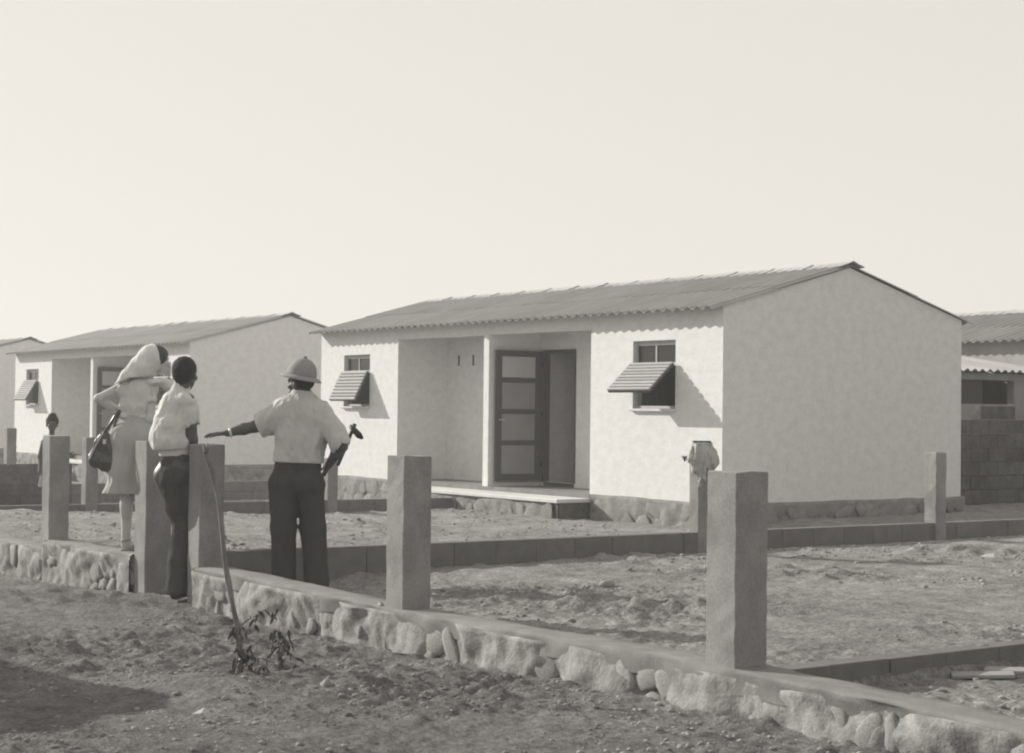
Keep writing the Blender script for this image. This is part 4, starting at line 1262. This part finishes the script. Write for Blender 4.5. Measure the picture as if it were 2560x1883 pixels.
    k.plane((0, 0, 1.062), (0, 0, 1)); k.plane((0, 0, .455), (0, 0, -1))
    k.build("skirt", M_DRESS, root)
    for fx, fy in ((-.015, 0), (.14, .04)):
        so = SDF((fx - .1, fy - .1, -.02), (fx + .16, fy + .24, .08), .005)
        so.cone((fx, fy - .02, .010), (fx + .055, fy + .15, .010), .040, .042, .01); so.plane((0, 0, .022), (0, 0, 1)); so.plane((0, 0, 0), (0, 0, -1)); so.build("sandal", M_SANDAL, root)
        MB().tube([(fx + .040*math.cos(a) , fy + .042*math.sin(a), .085 + .006*math.cos(a)) for a in np.linspace(0, 6.28, 18)], .006, 6).build("strap", M_SANDAL, root, True)
        MB().tube([(fx - .045, fy + .02, .02), (fx - .02, fy + .05, .072), (fx + .03, fy + .05, .070), (fx + .055, fy + .04, .02)], .008, 6).build("strap", M_SANDAL, root, True)
    return root
wom = woman()

# handbag on her arm
bag = empty("handbag", wom.location + RV * -.17 + FV * -.06 + Vector((0, 0, .62)), -YAW)
tag(bag, "dark leather shoulder handbag hanging at the hip of the woman in the headscarf", "handbag")
bs = SDF((-.20, -.12, -.02), (.18, .12, .40), .0055)
bs.cone((-.075, 0, .10), (.045, 0, .045), .062, .055, .03, .75); bs.cone((-.04, 0, .22), (.05, 0, .12), .055, .06, .04, .62); bs.cone((.0, 0, .30), (.045, 0, .22), .026, .05, .04, .6)
bs.cone((-.105, 0, .125), (-.02, 0, .285), .022, .020, .02, .9)
bs.folds(.012, (14, 14, 7), 3.9)
bs.build("bag_body", M_LEATHER, bag)
MB().tube([(-.112, -.046, .10), (-.085, -.05, .17), (-.05, -.048, .24), (-.01, -.04, .31)], .006, 6).build("piping", M_SANDAL, bag, True)
MB().tube([(-.02, 0, .30), (.03, -.02, .37), (.075, -.035, .44), (.11, -.02, .49)], [.012, .012, .012, .012], 8).build("strap", M_LEATHER, bag, True)
MB().tube([(.03, .01, .29), (.06, .0, .36), (.09, -.02, .43), (.115, -.01, .49)], .009, 8).build("strap", M_LEATHER, bag, True)
MB().box(-.012, .012, -.050, -.040, .225, .262).build("clasp", M_STEEL, bag)

# ---- child far off behind the left post
def child():
    root = person_root(-7.15, -5.35, -0.29, "child with dark skin in a faded sleeveless top, far off behind the left fence post")
    b = SDF((-.30, -.2, -.02), (.42, .22, 1.46), .007)
    for q in (-1, 1):
        b.chain([(q*.065, 0, .68), (q*.07, .01, .38), (q*.075, 0, .05)], [.065, .044, .030], .03)
        b.cone((q*.075, .01, .03), (q*.085, .11, .025), .030, .026, .015)
    b.cone((-.05, 0, .72), (.05, 0, .72), .085, .085, .04, .85)
    b.chain([(0, 0, .74), (0, 0, 1.02)], [.095, .10], .04, .75); b.cone((-.09, 0, 1.06), (.09, 0, 1.06), .042, .042, .04)
    b.chain([(0, 0, 1.07), (.0, .0, 1.18)], [.038, .036], .02)
    head(b, (.0, .0, 1.285), (.35, -.93, 0), .90)
    b.chain([(-.105, 0, 1.06), (-.15, -.02, .86), (-.12, -.10, .72)], [.036, .030, .022], .02)
    hand(b, (-.118, -.105, .715), (.2, -.5, -.8), (.9, .2, 0), (.3, .9, 0), .1, .4, .8)
    b.chain([(.105, 0, 1.06), (.16, -.01, .90), (.235, -.06, .87)], [.036, .030, .022], .02)
    hand(b, (.24, -.062, .87), (1, -.2, .0), (.1, -.3, .9), (-.2, -.9, -.2), .25, .15, .85)
    b.build("body", M_SKIN_D, root)
    hr = SDF((-.14, -.14, 1.16), (.14, .14, 1.46), .007); hr.ell((.0, .012, 1.325), (.082, .092, .088), .01); hr.ell((0, .02, 1.40), (.05, .05, .04), .03); hr.plane((.02, -.05, 1.28), (.2, -.9, -.3)); hr.folds(.01, (30, 30, 30), 1.0)
    hr.build("hair", M_HAIR, root)
    s = SDF((-.22, -.2, .35), (.22, .2, 1.14), .007)
    s.cone((-.075, 0, 1.055), (.075, 0, 1.055), .055, .055, .04); s.chain([(0, 0, 1.0), (0, 0, .75), (0, 0, .42)], [.115, .12, .17], .04, .85); s.folds(.01, (9, 9, 3), 6.0); s.plane((0, 0, .46), (0, 0, -1))
    s.cone((0, -.03, 1.10), (0, -.06, 1.2), .055, .07, .01, op='sub')
    s.build("dress", M_KIDSHIRT, root)
    MB().tube([(.05, -.075, 1.08), (.085, -.10, 1.0), (.11, -.105, .9)], .012, 6).build("strap", M_LEATHER, root, True)
    return root
child()

# ---- cloth hung over the thin post on the kerb
cl = empty("hung_cloth", (3.275, -3.285, 0.75), -YAW); cl.scale = (.90, 1.0, .66)
tag(cl, "grey garment hung over the head of a thin post, its end dangling down", "cloth")
c = SDF((-.22, -.2, -.30), (.22, .2, .40), .006)
c.cone((-.03, 0, .33), (.06, 0, .33), .05, .05, .03, .9)
c.chain([(.02, 0, .30), (.045, 0, .18), (.05, 0, .08), (.035, 0, -.02)], [.085, .115, .12, .075], .04, .85)
c.chain([(-.055, -.03, .28), (-.065, -.04, .12), (-.035, -.05, -.03), (.0, -.06, -.12)], [.04, .055, .05, .03], .03, .9)
c.chain([(.02, -.06, .0), (.01, -.07, -.14), (.0, -.07, -.24)], [.05, .035, .018], .03)
c.cone((-.09, 0, .12), (-.165, 0, .15), .03, .012, .03)
c.folds(.026, (26, 9, 1.6), 2.7); c.folds(.010, (30, 30, 10), 6.1)
c.plane((0, 0, .345), (0, 0, 1))
M_CLOTH = mat("grey_garment", 0.30, 0.42, scale=6, rough=.95, stretch=(3, 3, .5))
c.build("garment", M_CLOTH, cl)
MB().box(-.075, .105, -.05, .05, .342, .368).build("stiff_hem", M_LEATHER, cl, bevel=.008)
MB().tube([(-.12, -.02, .16), (-.165, -.03, .135), (-.15, -.02, .09)], [.012, .014, .012], 6).build("button_tab", M_SHOE, cl, True)

build_haze()
